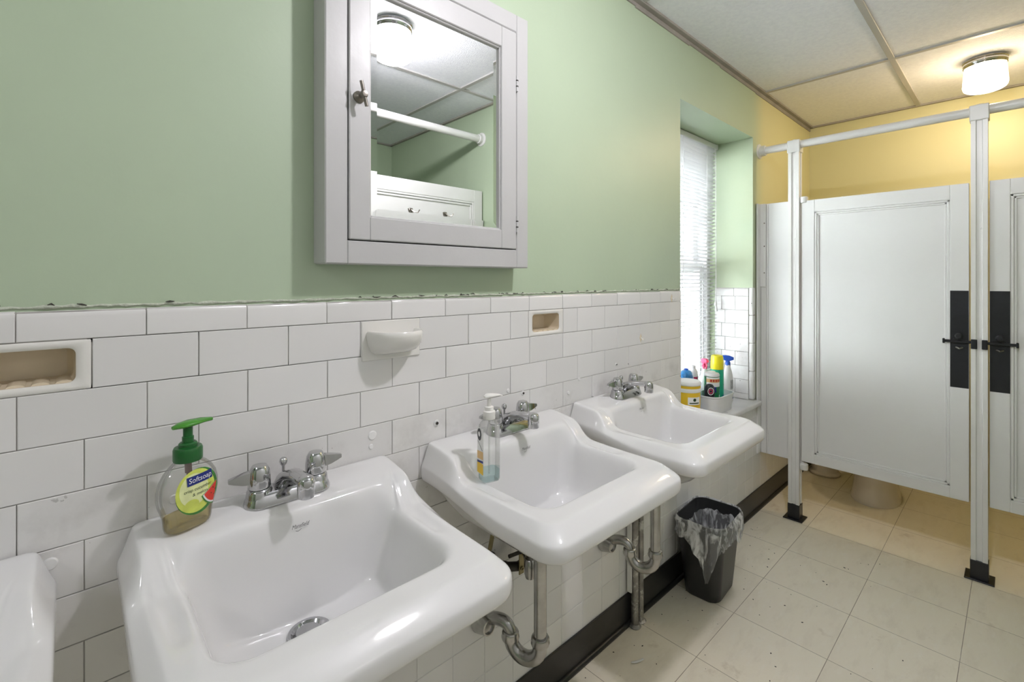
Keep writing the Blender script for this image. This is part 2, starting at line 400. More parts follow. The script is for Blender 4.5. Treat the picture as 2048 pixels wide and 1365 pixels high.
struct(MB().box(XL-.1, XR+.1, YF-.1, TH, -.1, 0).build('floor', 'floor', smooth=0))
struct(MB().box(XL-.1, XR+.1, YF-.1, TH, CEIL+.006, CEIL+.12).build('ceiling', 'ceil', smooth=0))
g = MB(); GW = .0125
for x in [1.62+1.31*k for k in (-3, -2, -1, 0, 1)]: g.box(x-GW, x+GW, YF, 0, CEIL-.002, CEIL+.007, .0015)
for y in (-.59, -1.24, -1.89): g.box(XL, XR, y-GW, y+GW, CEIL-.0015, CEIL+.007, .0015)
struct(g.build('trim_1', 'grid', smooth=0, merge=False))
g = MB()   # metal angle where the ceiling meets the walls
rr = random.Random(3); x = XL
while x < XR:
    x2 = min(XR, x+rr.uniform(.25, .5)); d = rr.uniform(.016, .026)
    g.box(x, x2, -.022, Y0+.004, CEIL-.004, CEIL+.007, .001); g.box(x, x2, -.002, Y0+.004, CEIL-d, CEIL+.006, .0005); x = x2
g.box(XR-.02, XR+.002, -1.78, 0, CEIL-.004, CEIL+.006); g.box(1.884, 1.906, YF, -1.09, CEIL-.004, CEIL+.006); g.box(XL, 1.904, YF-.002, YF+.02, CEIL-.004, CEIL+.006)
struct(g.build('trim_2', 'angle', smooth=0, merge=False))

# ---- glazed wainscot: every tile is a raised bevelled block in one structure mesh
def tile(mb, u0, u1, z0, z1, place, proud=.0075, bev=.0009, jit=.0004, cap=False, rnd=random.Random(11)):
    gp = .00065; u0 += gp; u1 -= gp; z0 += gp; z1 -= gp
    d = rnd.uniform(-jit, jit); tx = rnd.uniform(-.0035, .0035); tz = rnd.uniform(-.004, .004)
    cu, cz = (u0+u1)/2, (z0+z1)/2
    def P(u, z, h): return place(u, z, h+d+(u-cu)*tx+(z-cz)*tz if h > .001 else h)
    if cap:
        prof = [(z0, 0), (z0, proud-bev), (z0+bev, proud)]
        R = .014
        for i in range(6):
            a = i/5*pi/2; prof.append((z1-R+R*sin(a), proud-R+R*cos(a)))
        prof.append((z1, -.008))
        n = len(prof); V = []; 
        for u, e in ((u0, 1), (u0+bev, 0), (u1-bev, 0), (u1, 1)): V += [P(u, z, h-(bev if e and h > .002 else 0)) for z, h in prof]
        F = [(i*n+j, (i+1)*n+j, (i+1)*n+j+1, i*n+j+1) for i in range(3) for j in range(n-1)]
        F += [tuple(range(n)), tuple(3*n+j for j in range(n))[::-1]]
        mb.add(V, F); return
    V = [P(u0, z0, 0), P(u1, z0, 0), P(u1, z1, 0), P(u0, z1, 0)]
    V += [P(u0, z0, proud-bev), P(u1, z0, proud-bev), P(u1, z1, proud-bev), P(u0, z1, proud-bev)]
    V += [P(u0+bev, z0+bev, proud), P(u1-bev, z0+bev, proud), P(u1-bev, z1-bev, proud), P(u0+bev, z1-bev, proud)]
    F = [(8, 9, 10, 11)]
    for i in range(4):
        j = (i+1) % 4; F += [(4+i, 4+j, 8+j, 8+i), (i, j, 4+j, 4+i)]
    mb.add(V, F)
TW = .1535; ZC1, ZC0, RH = 1.2535, 1.2025, .0796
on_wall = lambda u, z, h: (u, .007-h, z)
t = MB(); LEDGE = .425
def course(x0, z0, z1, cap=False, xa=XL+.02, xb=WX0):
    k = math.floor((xa-x0)/TW)
    while x0+k*TW < xb-.004:
        a, b = max(xa, x0+k*TW), min(xb, x0+(k+1)*TW)
        if b-a > .012 and not any(abs(z1-NZ1) < .004 and b > n0+.002 and a < n1-.002 for n0, n1 in NICHE):
            tile(t, a, b, z0, z1, on_wall, cap=cap)
        elif b-a > .012:                       # a cut tile beside a niche
            for n0, n1 in NICHE:
                if b > n0+.002 and a < n1-.002:
                    if n0-a > .01: tile(t, a, n0, z0, z1, on_wall)
                    if b-n1 > .01: tile(t, n1, b, z0, z1, on_wall)
        k += 1
course(-.0565, ZC0, ZC1, True)
nr = 0; z = ZC0
while z-RH > LEDGE-.05:
    z0 = max(z-RH, LEDGE+.005)
    course(.0187 if nr % 2 == 0 else -.0553, z0, z)
    z -= RH; nr += 1
# returns inside the window recess (right jamb) and the bullnose strip on its corner
on_jamb = lambda u, z, h: (WX1+.007-h-.006, u, z)
nr = 0; z = ZC0
tile(t, .0245, .105, ZC0, ZC1, on_jamb, cap=True); tile(t, .105, .215, ZC0, ZC1, on_jamb, cap=True)
while z > WZ0+.01:
    z0 = max(z-RH*.985, WZ0)
    js = [.0245, .098, .175, .215] if nr % 2 == 0 else [.0245, .155, .215]
    for a, b in zip(js, js[1:]): tile(t, a, b, z0, z, on_jamb)
    z = z0; nr += 1
z = ZC1
while z > WZ0+.01:
    z0 = max(z-.157, WZ0); t.box(WX1-.006, WX1+.032, -.0005, .0235, z0+.0008, z-.0008, .006, seg=3); z = z0
z = ZC1
tr3 = struct(t.build('trim_3', 'tile', smooth=30, merge=False))
g = MB()
g.box(WX1-.0005, WX1+.03, .0025, .216, WZ0, ZC1-.004)
for a, b, z0, z1 in ((XL, WX0-.001, LEDGE, NZ0+.006), (XL, WX0-.001, NZ1-.006, ZC1-.006), (XL, NICHE[0][0]+.006, NZ0, NZ1), (NICHE[0][1]-.006, NICHE[1][0]+.006, NZ0, NZ1), (NICHE[1][1]-.006, WX0-.001, NZ0, NZ1)):
    g.box(a, b, .0018, .0036, z0, z1)
struct(g.build('trim_4', 'grout', smooth=0, merge=False))
# lower wall: painted square tiles with a rounded ledge on top
t = MB(); S = .1077; XS = .84
k = math.floor((XL-XS)/S)+1
on_low = lambda u, z, h: (u, .0045-h, z)
xx = XS+k*S
while xx < XR-.01:
    b = min(xx+S, XR)
    for z0, z1 in ((0.002, .098), (.098, .207), (.207, .313), (.313, LEDGE-.006)):
        tile(t, xx, b, z0, z1, on_low, proud=.0075, jit=.0002)
    if b > 1.96:
        for z0, z1 in ((LEDGE-.006, .527), (.527, .588)): tile(t, xx, b, z0, z1, on_low, proud=.0075, jit=.0002)
    xx = b
xx = XS+k*S
while xx < 1.96:
    b = min(xx+S*1.45, 1.96); t.box(xx+.0006, b-.0006, -.010, .006, LEDGE-.0055, LEDGE+.032, .008, seg=3); xx = b
lw = struct(t.build('trim_5', 'tile_low', smooth=30, merge=False))
struct(MB().box(XL, XR, -.0012, .0034, 0, LEDGE).box(1.96, XR, -.0012, .0034, LEDGE, .59).build('trim_6', 'grout_low', smooth=0, merge=False))
# stalls' tile dado is the same white tile carried up to the panel height behind the panel
b = MB()
b.box(XL, XR, -.0095, -.0025, 0, .118, .002)
b.tube([(XL, -.010, .006), (XR, -.010, .006)], .011, 10)
struct(b.build('baseboard_left', 'black_base', smooth=40, merge=False))
# ragged plaster edge along the top of the tiles, with dark chips
rg_ = random.Random(17)
e = MB(); P_ = []; R_ = []; x = XL+.02
while x < WX0-.004:
    P_.append((x, .0025+rg_.uniform(-.0008, .0008), ZC1+.0005+rg_.uniform(-.0008, .0016))); R_.append(rg_.uniform(.0012, .0034)); x += .011
e.tube(P_, R_, 8)
e.build('plaster_edge', 'edge', tr3, 50)
e = MB()
for i in range(46):
    x = rg_.uniform(-.15, WX0-.02); w_ = rg_.uniform(.003, .018)
    e.tube([(x, .0005, ZC1+.002+rg_.uniform(-.001, .003)), (x+w_*.5, -.0004, ZC1+.003+rg_.uniform(-.001, .003)), (x+w_, .0005, ZC1+.002+rg_.uniform(-.001, .003))], [.0006, rg_.uniform(.0008, .0016), .0006], 5)
tag(e.build('edge_chips', 'gap', tr3, 0, merge=False), kind='stuff')
# small filled screw plugs and holes left on the tiles
for px_, pz_, r_, dark in ((-.02, .862, .010, 0), (.136, .912, .009, 0), (.508, .94, .011, 0), (.505, .915, .006, 0), (.683, .932, .0085, 1), (.99, .958, .0075, 1), (1.255, .962, .006, 0), (1.20, .925, .007, 0), (.93, .975, .006, 0), (1.47, .985, .005, 1)):
    p = MB().lathe([(0, .0025), (r_*.8, .0022), (r_, 0)], 14, T=Matrix.Translation((px_, -.0005, pz_)) @ Matrix.Rotation(pi/2, 4, 'X'))
    if dark: p.lathe([(r_*.45, .004), (r_*.45, .002)], 10, 1, T=Matrix.Translation((px_, -.0005, pz_)) @ Matrix.Rotation(pi/2, 4, 'X'))
    p.build('screw_plug', ['tile_low', 'dark'], tr3)

# ------------------------------------------------------------------ recessed soap niches, projecting dish
def rrect(cx, cz, w, h, r, n=5):
    P = []
    for (sx, sz, a0) in ((1, 1, 0), (-1, 1, pi/2), (-1, -1, pi), (1, -1, 3*pi/2)):
        for i in range(n+1):
            a = a0+i/n*pi/2; P.append((cx+sx*(w/2-r)+r*cos(a), cz+sz*(h/2-r)+r*sin(a)))
    return P
def niche(name, label, n0, n1):
    wd, hh = n1-n0-.002, NZ1-NZ0-.002
    o = thing(name, label, 'soap niche', ((n0+n1)/2, 0, (NZ0+NZ1)/2), 0, 'ceramic soap niches set in the tile wall')
    f = MB()
    iw = wd-.036; ih = hh-.024
    R = []
    for ww, h2, r, y in ((wd, hh, .002, .0036), (wd, hh, .002, .0002), (wd-.003, hh-.003, .003, -.0012), (iw+.008, ih+.008, .012, -.0012), (iw, ih, .010, .002)):
        R.append([(p[0], y, p[1]) for p in rrect(0, 0, ww, h2, r)])
    f.rings(R, 0)
    f.build('rim', 'ceramic', o)
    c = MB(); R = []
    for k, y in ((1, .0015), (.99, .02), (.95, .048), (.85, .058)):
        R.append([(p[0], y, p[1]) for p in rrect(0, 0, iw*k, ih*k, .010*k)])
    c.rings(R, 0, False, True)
    c.build('recess', 'cream', o)  # cream carries the shade inside the recess as well as its ageing
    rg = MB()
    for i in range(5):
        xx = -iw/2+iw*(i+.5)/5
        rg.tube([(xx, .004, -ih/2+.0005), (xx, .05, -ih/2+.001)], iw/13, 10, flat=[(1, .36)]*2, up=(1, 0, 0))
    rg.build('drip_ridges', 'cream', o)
    return o
niche('soap_niche', 'recessed soap niche, shade-tinted cream inside, in the tile wall at the left edge, above the nearest sinks', *NICHE[0])
niche('soap_niche', 'small recessed soap niche, shade-tinted cream inside, in the tiles between the second and third sinks', *NICHE[1])
d = thing('soap_dish', 'white ceramic half-round soap dish projecting from the tile wall below the cabinet', 'soap dish', (.557, 0, 1.155))
MB().box(-.0755, .0755, -.004, .003, -.044, .047, .002).build('back_plate', 'ceramic', d)
def halfring(w_, dep, z, inset=0, n=20):
    P = []
    for i in range(n+1):
        a = pi*i/n; P.append((-(w_-inset)*cos(a), -.003-(dep-inset)*sin(a)**.8, z))
    return P
b = MB()
outer = [halfring(.045, .02, -.030), halfring(.055, .05, -.022), halfring(.062, .070, -.006), halfring(.065, .076, .012), halfring(.065, .077, .020), halfring(.065, .077, .024, .003), halfring(.065, .077, .022, .007), halfring(.065, .077, .010, .011), halfring(.065, .077, 0, .022), halfring(.03, .035, -.002, .01)]
b.rings(outer, 0, True, True, False)
b.build('bowl', 'ceramic', d, 50)

# ------------------------------------------------------------------ sinks
RIM = .83
def rring(wb, wf, y0, y1, rb, rf, zf, NB=20, NCn=7, NS=18):
    """rounded trapezoid ring seen from above; wb/wf half widths at back and front"""
    P = []
    def hw(y): return wb+(wf-wb)*(y0-y)/(y0-y1)
    for i in range(NB): P.append((-(wb-rb)+2*(wb-rb)*i/(NB-1), y0))
    for i in range(1, NCn): a = pi/2-pi/2*i/NCn; P.append((hw(y0-rb)-rb+rb*cos(a), y0-rb+rb*sin(a)))
    for i in range(NS): y = y0-rb+(y1+rf-y0+rb)*i/(NS-1); P.append((hw(y), y))
    for i in range(1, NCn): a = -pi/2*i/NCn; P.append((hw(y1+rf)-rf+rf*cos(a), y1+rf+rf*sin(a)))
    for i in range(NB): P.append(((wf-rf)-2*(wf-rf)*i/(NB-1), y1))
    for i in range(1, NCn): a = -pi/2-pi/2*i/NCn; P.append((-(hw(y1+rf)-rf)+rf*cos(a), y1+rf+rf*sin(a)))
    for i in range(NS): y = y1+rf+(y0-rb-y1-rf)*i/(NS-1); P.append((-hw(y), y))
    for i in range(1, NCn): a = pi-pi/2*i/NCn; P.append((-(hw(y0-rb)-rb)+rb*cos(a), y0-rb+rb*sin(a)))
    return [(x, y, zf(x, y)) for x, y in P]
def step(y): return (.050+.012*sm(-.12, 0, y))*sm(-.142, -.108, y)
def back(y): return sm(-.30, -.02, y)
def make_sink():
    o = thing('sink', 's', 'sink')
    b = MB(); R = []
    c = lambda z: (lambda x, y: z)
    R.append(rring(.04, .04, -.14, -.22, .03, .03, c(.648)))
    R.append(rring(.11, .11, -.06, -.29, .05, .05, c(.662)))
    R.append(rring(.175, .165, -.02, -.355, .05, .07, c(.70)))
    R.append(rring(.212, .200, -.002, -.395, .02, .06, lambda x, y: .752+.03*back(y)))
    R.append(rring(.226, .222, -.001, -.418, .012, .05, lambda x, y: .763+.030*back(y)))
    for wb, wf, y0, y1, rb, rf, z_, kb, ks in (
        (0.241, 0.24, 0, -0.436, 0.01, 0.044, 0.7665, 0.03, 0),
        (0.2465, 0.2455, 0, -0.4425, 0.01, 0.045, 0.7715, 0.031, 0),
        (0.2495, 0.2485, 0, -0.4455, 0.01, 0.046, 0.779, 0.034, 0),
        (0.25, 0.249, 0, -0.446, 0.01, 0.046, 0.79, 0.036, 0),
        (0.2495, 0.2485, 0, -0.4455, 0.01, 0.046, 0.8, 0.034, 0),
        (0.248, 0.247, 0, -0.444, 0.01, 0.0455, 0.805, 0.032, 0.03),
        (0.2455, 0.244, -0.001, -0.4405, 0.01, 0.045, 0.8085, 0.03, 0.1),
        (0.2385, 0.235, -0.002, -0.428, 0.01, 0.043, 0.818, 0.018, 0.45),
        (0.232, 0.2265, -0.003, -0.415, 0.01, 0.041, 0.8262, 0.008, 0.82),
        (0.2292, 0.2232, -0.003, -0.4105, 0.011, 0.04, 0.8287, 0.003, 0.93),
        (0.2262, 0.2202, -0.005, -0.406, 0.012, 0.039, 0.8298, 0, 0.985),
        (0.22, 0.214, -0.01, -0.398, 0.014, 0.038, 0.83, 0, 1),
    ):
        R.append(rring(wb, wf, y0, y1, rb, rf, (lambda z_, kb, ks: (lambda x, y: z_+kb*back(y)+ks*step(y)))(z_, kb, ks)))
    def land(k):
        def rec(x, y):   # shallow moulded soap rest on each side ledge
            bump = sm(-.165, -.185, y)*sm(-.285, -.265, y)*(1 if abs(x) > .17 else 0)
            return .830+step(y)-.005*bump*sin(pi*min(1, max(0, k)))-.001*k
        return rec
    for k in (.25, .5, .75):
        R.append(rring(.220+(.186-.220)*k, .214+(.186-.214)*k, -.010+(-.106+.010)*k, -.398+(-.366+.398)*k, .014+(.03-.014)*k, .038+.010*k, land(k)))
    R.append(rring(.186, .186, -.106, -.366, .03, .05, lambda x, y: .829+step(y)))
    R.append(rring(.180, .180, -.113, -.360, .032, .05, lambda x, y: .826+.97*step(y)))
    R.append(rring(.174, .174, -.117, -.354, .034, .05, lambda x, y: .817+.85*step(y)))
    R.append(rring(.168, .167, -.121, -.347, .036, .052, lambda x, y: .795+.6*step(y)))
    R.append(rring(.160, .157, -.1225, -.335, .04, .055, c(.755)))
    R.append(rring(.150, .145, -.1245, -.318, .04, .055, c(.718)))
    R.append(rring(.140, .132, -.126, -.303, .04, .055, c(.702)))
    R.append(rring(.122, .112, -.127, -.285, .04, .055, c(.693)))
    R.append(rring(.085, .078, -.1275, -.255, .04, .05, c(.687)))
    n = len(R[0]); cx, cy, r = 0, -.167, .034
    last = R[-1]
    def circ(rad, z):
        return [(cx+rad*cos(math.atan2(p[1]-cy, p[0]-cx)), cy+rad*sin(math.atan2(p[1]-cy, p[0]-cx)), z) for p in last]
    R.append(circ(.036, .683)); R.append(circ(.031, .679)); R.append(circ(.030, .660))
    b.rings(R, 0, True, True)
    b.build('basin', 'porcelain', o, 0, 1)
    for p in o.children if hasattr(o, 'children') else []: p.data.shade_smooth()
    dr = MB().lathe([(.030, .676), (.0345, .6800), (.036, .6835), (.0345, .6855), (.030, .6850), (.026, .680), (.022, .676)], 32, c=(cx, cy))
    dr.lathe([(.0, .668), (.021, .668), (.021, .682), (.020, .6865), (.016, .6885), (0, .689)], 28, c=(cx-.002, cy))
    dr.build('drain', 'chrome', o)
    V, F = text_geo('Mansfield', .0115, .35, .031)
    def on_back(x, y):
        z = .851+y*.9
        return (x, -.1195-.0009-(.876-z)*.05, z)
    lg = MB().add([on_back(x, y) for x, y in V], F)
    ul = [(-.008+i*.0011, -.0085-.0025*sin(pi*i/9)+.0002*i) for i in range(10)]
    lg.add([on_back(x, y) for x, y in ul]+[on_back(x, y+.0009) for x, y in ul], [(i, i+1, 11+i, 10+i) for i in range(9)])
    lgo = tag(lg.build('maker_mark', 'inkgrey', o, 0), 'dark cursive maker name printed on the porcelain')
    faucet(o); trap(o)
    return o
def stadium(L_, W_, z, n=12):
    P = []
    for i in range(n+1): a = -pi/2+pi*i/n; P.append((L_/2-W_/2+W_/2*cos(a), W_/2*sin(a), z))
    for i in range(n+1): a = pi/2+pi*i/n; P.append((-L_/2+W_/2+W_/2*cos(a), W_/2*sin(a), z))
    return P
def faucet(par):
    fx, fy, fz = .001, -.056, RIM+.0535
    T = Matrix.Translation((fx, fy, fz))
    b = MB()
    b.rings([stadium(.156, .056, 0), stadium(.156, .056, .004), stadium(.150, .050, .012), stadium(.142, .043, .021), stadium(.136, .038, .024)], 0, True, True, True, T)
    for s in (-1, 1): b.lathe([(.0235, .010), (.0215, .026), (.019, .030), (.0165, .031)], 24, T=T @ Matrix.Translation((s*.051, 0, 0)))
    f = b.build('faucet', 'chrome', par, 45)
    # spout
    s = MB()
    path = [(0, .008, .020), (0, -.004, .036), (0, -.024, .0465), (0, -.052, .0525), (0, -.080, .0545), (0, -.096, .0525)]
    s.tube(path, [.022, .021, .0175, .0145, .014, .0125], 18, T=T, flat=[(.9, 1.15), (.75, 1.15), (.62, 1.1), (.6, 1.05), (.7, 1.05), (.8, 1.0)], up=(0, 0, 1))
    s.lathe([(.0135, .018), (.0145, .019), (.0145, .030), (.0150, .032), (.0150, .046), (.013, .0525), (.008, .0555), (0, .0565)], 22, T=T @ Matrix.Translation((0, -.092, .0095)))
    s.build('spout', 'chrome', f, 45)
    for sg in (-1, 1):
        h = MB(); TT = T @ Matrix.Translation((sg*.051, 0, 0))
        h.lathe([(.0185, .0315), (.0195, .034), (.0188, .050), (.0168, .064), (.0125, .071), (.006, .0725), (0, .0725)], 24, T=TT)
        a = radians(12)*sg
        Rz = TT @ Matrix.Rotation(pi if sg < 0 else 0, 4, 'Z') @ Matrix.Rotation(radians(-5), 4, 'Z')
        sec = [(.010, .0095, .040, .064), (.028, .0085, .043, .061), (.042, .006, .047, .058), (.050, .0045, .050, .056)]
        h.rings([[(x, -w2, z0), (x, w2, z0), (x, w2*.8, z1), (x, -w2*.8, z1)] for x, w2, z0, z1 in sec], 0, True, True, True, Rz)
        h.build('handle', 'chrome', f, 35)
    r = MB().lathe([(.0028, .018), (.0028, .052), (.0035, .054), (.0062, .057), (.0075, .062), (.0062, .067), (.003, .0695), (0, .070)], 16, T=T @ Matrix.Translation((-.004, .017, 0)))
    r.build('lift_rod', 'chrome', f, 45)
TRAP = None
def trap(par):
    A = Vector((0, -.173, 0)); E = Vector((-.062, 0, 0)); dirv = (E-A).normalized()
    ur = .043; zc = .355; pts = [A+Vector((0, 0, .66)), A+Vector((0, 0, .52)), A+Vector((0, 0, zc+.02))]
    for i in range(13):
        a = pi*i/12; pts.append(A+dirv*(ur-ur*cos(a))+Vector((0, 0, zc-ur*sin(a))))
    B = A+dirv*2*ur
    pts.append(B+Vector((0, 0, zc+.006)))
    pts += bez(B+Vector((0, 0, zc+.010)), B+Vector((0, 0, zc+.042))+dirv*.006, B+dirv*.05+Vector((0, 0, zc+.030)), 8)[1:]
    pts += [E-dirv*.02+Vector((0, 0, .372)), E+dirv*.004+Vector((0, 0, .366))]
    rad = [.0165]*3+[.0185]*13+[.0175]+[.0158]*10
    rad = rad[:len(pts)]+[.0158]*(len(pts)-len(rad))
    p = MB().tube(pts, rad, 18)
    p.lathe([(.017, .580), (.021, .582), (.021, .665), (.017, .667)], 20, c=(A.x, A.y))
    pipe = p.build('drain_trap', 'pipe', par, 50)
    c = MB().lathe([(.018, zc+.004), (.0225, zc+.006), (.0245, zc+.012), (.0225, zc+.019), (.0235, zc+.023), (.021, zc+.028), (.017, zc+.029)], 22, c=(A.x, A.y))
    c.build('slip_nut', 'pipe', pipe, 45)
    c = MB().lathe([(.018, zc-.010), (.0225, zc-.008), (.024, zc-.002), (.022, zc+.006), (.0225, zc+.010), (.020, zc+.014), (.016, zc+.015)], 22, c=(B.x, B.y))
    c.build('slip_nut', 'pipe', pipe, 45)
    ax = Matrix.Translation((E.x, -.0055, .367)) @ Matrix.Rotation(pi/2, 4, 'X')
    e = MB().lathe([(.030, 0), (.031, .004), (.027, .020), (.0225, .036), (.0215, .040), (.0175, .041), (.0165, .036)], 24, T=ax)
    e.build('escutcheon', 'pipe', pipe, 45)
s1 = make_sink()
s1.location = (.307, 0, 0)
s1['label'] = 'white wall-hung sink nearest the camera, under the green pump soap bottle'
SG = 'white wall-hung sinks in a row along the tile wall'
s1['group'] = SG
for x, lab in ((.883, 'white wall-hung sink in the middle, with a slim clear soap bottle on its rim'), (1.447, 'white wall-hung sink farthest along the row, beside the window sill'), (-.262, 'white wall-hung sink cut off at the bottom left edge, only its right corner showing')):
    s = copy_tree(s1); s.location = (x, 0, 0); s['label'] = lab; s['group'] = SG

# ------------------------------------------------------------------ supply plumbing below the sinks
p = thing('supply_pipe', 'dark bent water supply pipe and bracket under the middle sink', 'pipe', (.89, 0, 0))
q = MB()
q.tube([(.062, -.050, .66), (.062, -.050, .53)]+bez((.062, -.05, .52), (.062, -.05, .488), (.030, -.05, .492), 6)+[(-.005, -.05, .505), (-.030, -.02, .512), (-.034, .004, .514)], .0125, 12)
q.lathe([(.022, 0), (.024, .004), (.018, .012)], 16, T=Matrix.Translation((-.034, -.0005, .514)) @ Matrix.Rotation(pi/2, 4, 'X'))
q.build('pipe', 'dark', p)
q = MB(); q.box(.021, .039, -.068, -.064, .478, .64, .001)
for z in (.494, .590): q.lathe([(.006, -.001), (.006, .003), (.003, .003), (.003, -.001)], 12, T=Matrix.Translation((.030, -.0685, z)) @ Matrix.Rotation(pi/2, 4, 'X'))
q.build('bracket_strap', 'brass', p)
MB().tube([(-.020, -.070, .548), (.030, -.071, .543), (.085, -.075, .536)], .0050, 10).build('lift_lever', 'dark', p)
q = MB(); q.rings([[(x-.007, y, z), (x+.007, y, z), (x+.007, y-.003, z), (x-.007, y-.003, z)] for x, y, z in ((-.040, -.030, .66), (-.046, -.032, .61), (-.058, -.034, .57), (-.072, -.030, .53))], 0, True, True); q.build('support_strap', 'brass', p)
MB().lathe([(.013, .50), (.0155, .51), (.0155, .545), (.012, .55)], 14, c=(.012, -.118)).tube([(.012, -.118, .528), (.045, -.06, .54)], .009, 10).build('tee_fitting', 'pipe', p)
p = thing('water_pipes', 'pair of old galvanised water pipes with a valve, rising below the far sink', 'pipe', (1.56, -.03, 0))
q = MB(); q.tube([(-.012, 0, 0), (-.012, 0, .62)], .0135, 14); q.lathe([(.022, 0), (.024, .004), (.016, .012)], 16, c=(-.012, 0)); q.build('pipe', 'galv', p)
q = MB(); q.tube([(.026, 0, 0), (.026, 0, .44)], .012, 14); q.lathe([(.020, 0), (.022, .004), (.014, .010)], 16, c=(.026, 0)); q.build('pipe', 'galv', p)
q = MB(); q.lathe([(.012, .43), (.018, .435), (.019, .462), (.015, .47), (.018, .48), (.017, .50), (.011, .505), (.011, .64)], 16, c=(.026, 0))
q.tube([(.026, 0, .455), (.045, -.03, .455)], .010, 12); q.lathe([(.014, 0), (.016, .004), (.014, .010), (.007, .012)], 12, T=Matrix.Translation((.045, -.03, .455)) @ Matrix.Rotation(pi/2, 4, 'X'))
q.build('stop_valve', 'galv', p)
MB().box(-.034, -.027, .002, .020, .13, .62, .001).build('painted_strip', 'tile_low', p)

# ------------------------------------------------------------------ medicine cabinet with mirror
cx0, cx1, cz0, cz1 = .377, .955, 1.329, 2.033
dx0, dx1, dz0, dz1 = .427, .907, 1.381, 1.981
gx0, gx1, gz0, gz1 = .474, .852, 1.431, 1.925
cab = thing('medicine_cabinet', 'white painted wooden medicine cabinet with mirrored door, hung on the green wall', 'cabinet', (cx0, 0, cz0))
cab.location = ((cx0+cx1)/2, 0, cz0); ox, oz = cab.location.x, cz0
def R4(mb, x0, x1, z0, z1, X0, X1, Z0, Z1, y0, y1, mi=0, bev=.002):
    """a mitre-free frame of four beams between inner rect x0..z1 and outer rect X0..Z1"""
    mb.box(X0, x0, y0, y1, Z0, Z1, bev, mi); mb.box(x1, X1, y0, y1, Z0, Z1, bev, mi)
    mb.box(x0-.001, x1+.001, y0, y1, Z0, z0, bev, mi); mb.box(x0-.001, x1+.001, y0, y1, z1, Z1, bev, mi)
sh = lambda a: a-ox
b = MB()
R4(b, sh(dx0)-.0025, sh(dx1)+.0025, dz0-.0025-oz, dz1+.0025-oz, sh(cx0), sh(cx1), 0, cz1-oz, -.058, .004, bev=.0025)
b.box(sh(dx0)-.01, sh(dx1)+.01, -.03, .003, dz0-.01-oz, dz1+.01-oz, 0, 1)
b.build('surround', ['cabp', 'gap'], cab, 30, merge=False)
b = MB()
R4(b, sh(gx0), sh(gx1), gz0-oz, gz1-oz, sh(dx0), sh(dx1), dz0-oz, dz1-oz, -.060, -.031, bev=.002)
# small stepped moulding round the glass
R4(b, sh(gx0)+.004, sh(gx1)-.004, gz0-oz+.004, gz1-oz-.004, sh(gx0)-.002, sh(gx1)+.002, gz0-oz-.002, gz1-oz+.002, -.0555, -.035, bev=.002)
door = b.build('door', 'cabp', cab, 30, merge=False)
b = MB(); B = .019
a0, a1, c0, c1 = sh(gx0)+.0015, sh(gx1)-.0015, gz0-oz+.0015, gz1-oz-.0015
Vv = [(a0, -.0483, c0), (a1, -.0483, c0), (a1, -.0483, c1), (a0, -.0483, c1), (a0+B, -.0492, c0+B), (a1-B, -.0492, c0+B), (a1-B, -.0492, c1-B), (a0+B, -.0492, c1-B)]
Vv += [(x, -.040, z) for x, y, z in Vv[:4]]
b.add(Vv, [(4, 5, 6, 7), (0, 1, 5, 4), (1, 2, 6, 5), (2, 3, 7, 6), (3, 0, 4, 7), (8, 9, 1, 0), (9, 10, 2, 1), (10, 11, 3, 2), (11, 8, 0, 3), (11, 10, 9, 8)])
tag(b.build('mirror', 'mirror', door, 0), 'bevelled mirror glass')
k = MB(); kx, kz = .4475-ox, 1.681-oz
AX = Matrix.Translation((kx, -.060, kz)) @ Matrix.Rotation(pi/2, 4, 'X')
k.lathe([(.0125, 0), (.0125, .003), (.008, .006), (.005, .009), (.005, .018), (.0075, .020), (.0085, .025), (.006, .030), (0, .031)], 18, T=AX)
k.tube([(kx+.006, -.0845, kz-.024), (kx-.006, -.0845, kz+.026)], .0038, 10)
k.build('turn_knob', 'pewter', door)
for hz in (1.45, 1.84):
    h = MB().tube([(dx1+.0015-ox, -.0605, hz-oz-.022), (dx1+.0015-ox, -.0605, hz-oz+.022)], .0035, 10)
    for q in (-.008, .008): h.tube([(dx1+.0015-ox, -.0608, hz-oz+q-.0015), (dx1+.0015-ox, -.0608, hz-oz+q+.0015)], .0038, 10, 1)
    h.build('hinge', ['cabp', 'gap'], cab)

# ------------------------------------------------------------------ ceiling lights
def ceiling_light(label, x, y, glass, kelvin, watts):
    o = thing('ceiling_light', label, 'ceiling light', (x, y, CEIL), 0, 'round ceiling lights with ribbed glass')
    MB().lathe([(.072, .006), (.080, 0), (.082, -.006), (.078, -.010), (.081, -.014), (.081, -.022), (.076, -.027), (.080, -.031), (.078, -.034), (.070, -.035)], 44, cap0=True, cap1=False).build('chrome_ring', 'chrome', o, 45)
    pr = [(.070, -.030)]
    zz = -.036; r0 = .074
    for i in range(11): pr += [(r0+.0022+.0006*i, zz), (r0+.0005+.0006*i, zz-.004)]; zz -= .0085
    for i in range(9):
        a = i/8*pi/2; pr.append((.012+.068*cos(a)**.8 if i < 8 else .012, zz-.026*sin(a)))
    for r in (.009, .005, .0): pr.append((r, zz-.0275-.001*(r < .004)))
    MB().lathe(pr, 48, cap0=False, cap1=False).build('glass_shade', glass, o, 60)
    l = bpy.data.lights.new('bulb', 'POINT'); l.energy = watts; l.color = kelvin; l.shadow_soft_size = .035
    lo = bpy.data.objects.new('bulb', l); COL.objects.link(lo); lo.location = (x, y, CEIL-.088)
    return o
ceiling_light('round glass ceiling light over the sinks, seen only in the cabinet mirror', 1.0, -.89, 'lampg', (.93, .92, 1.04), 22)
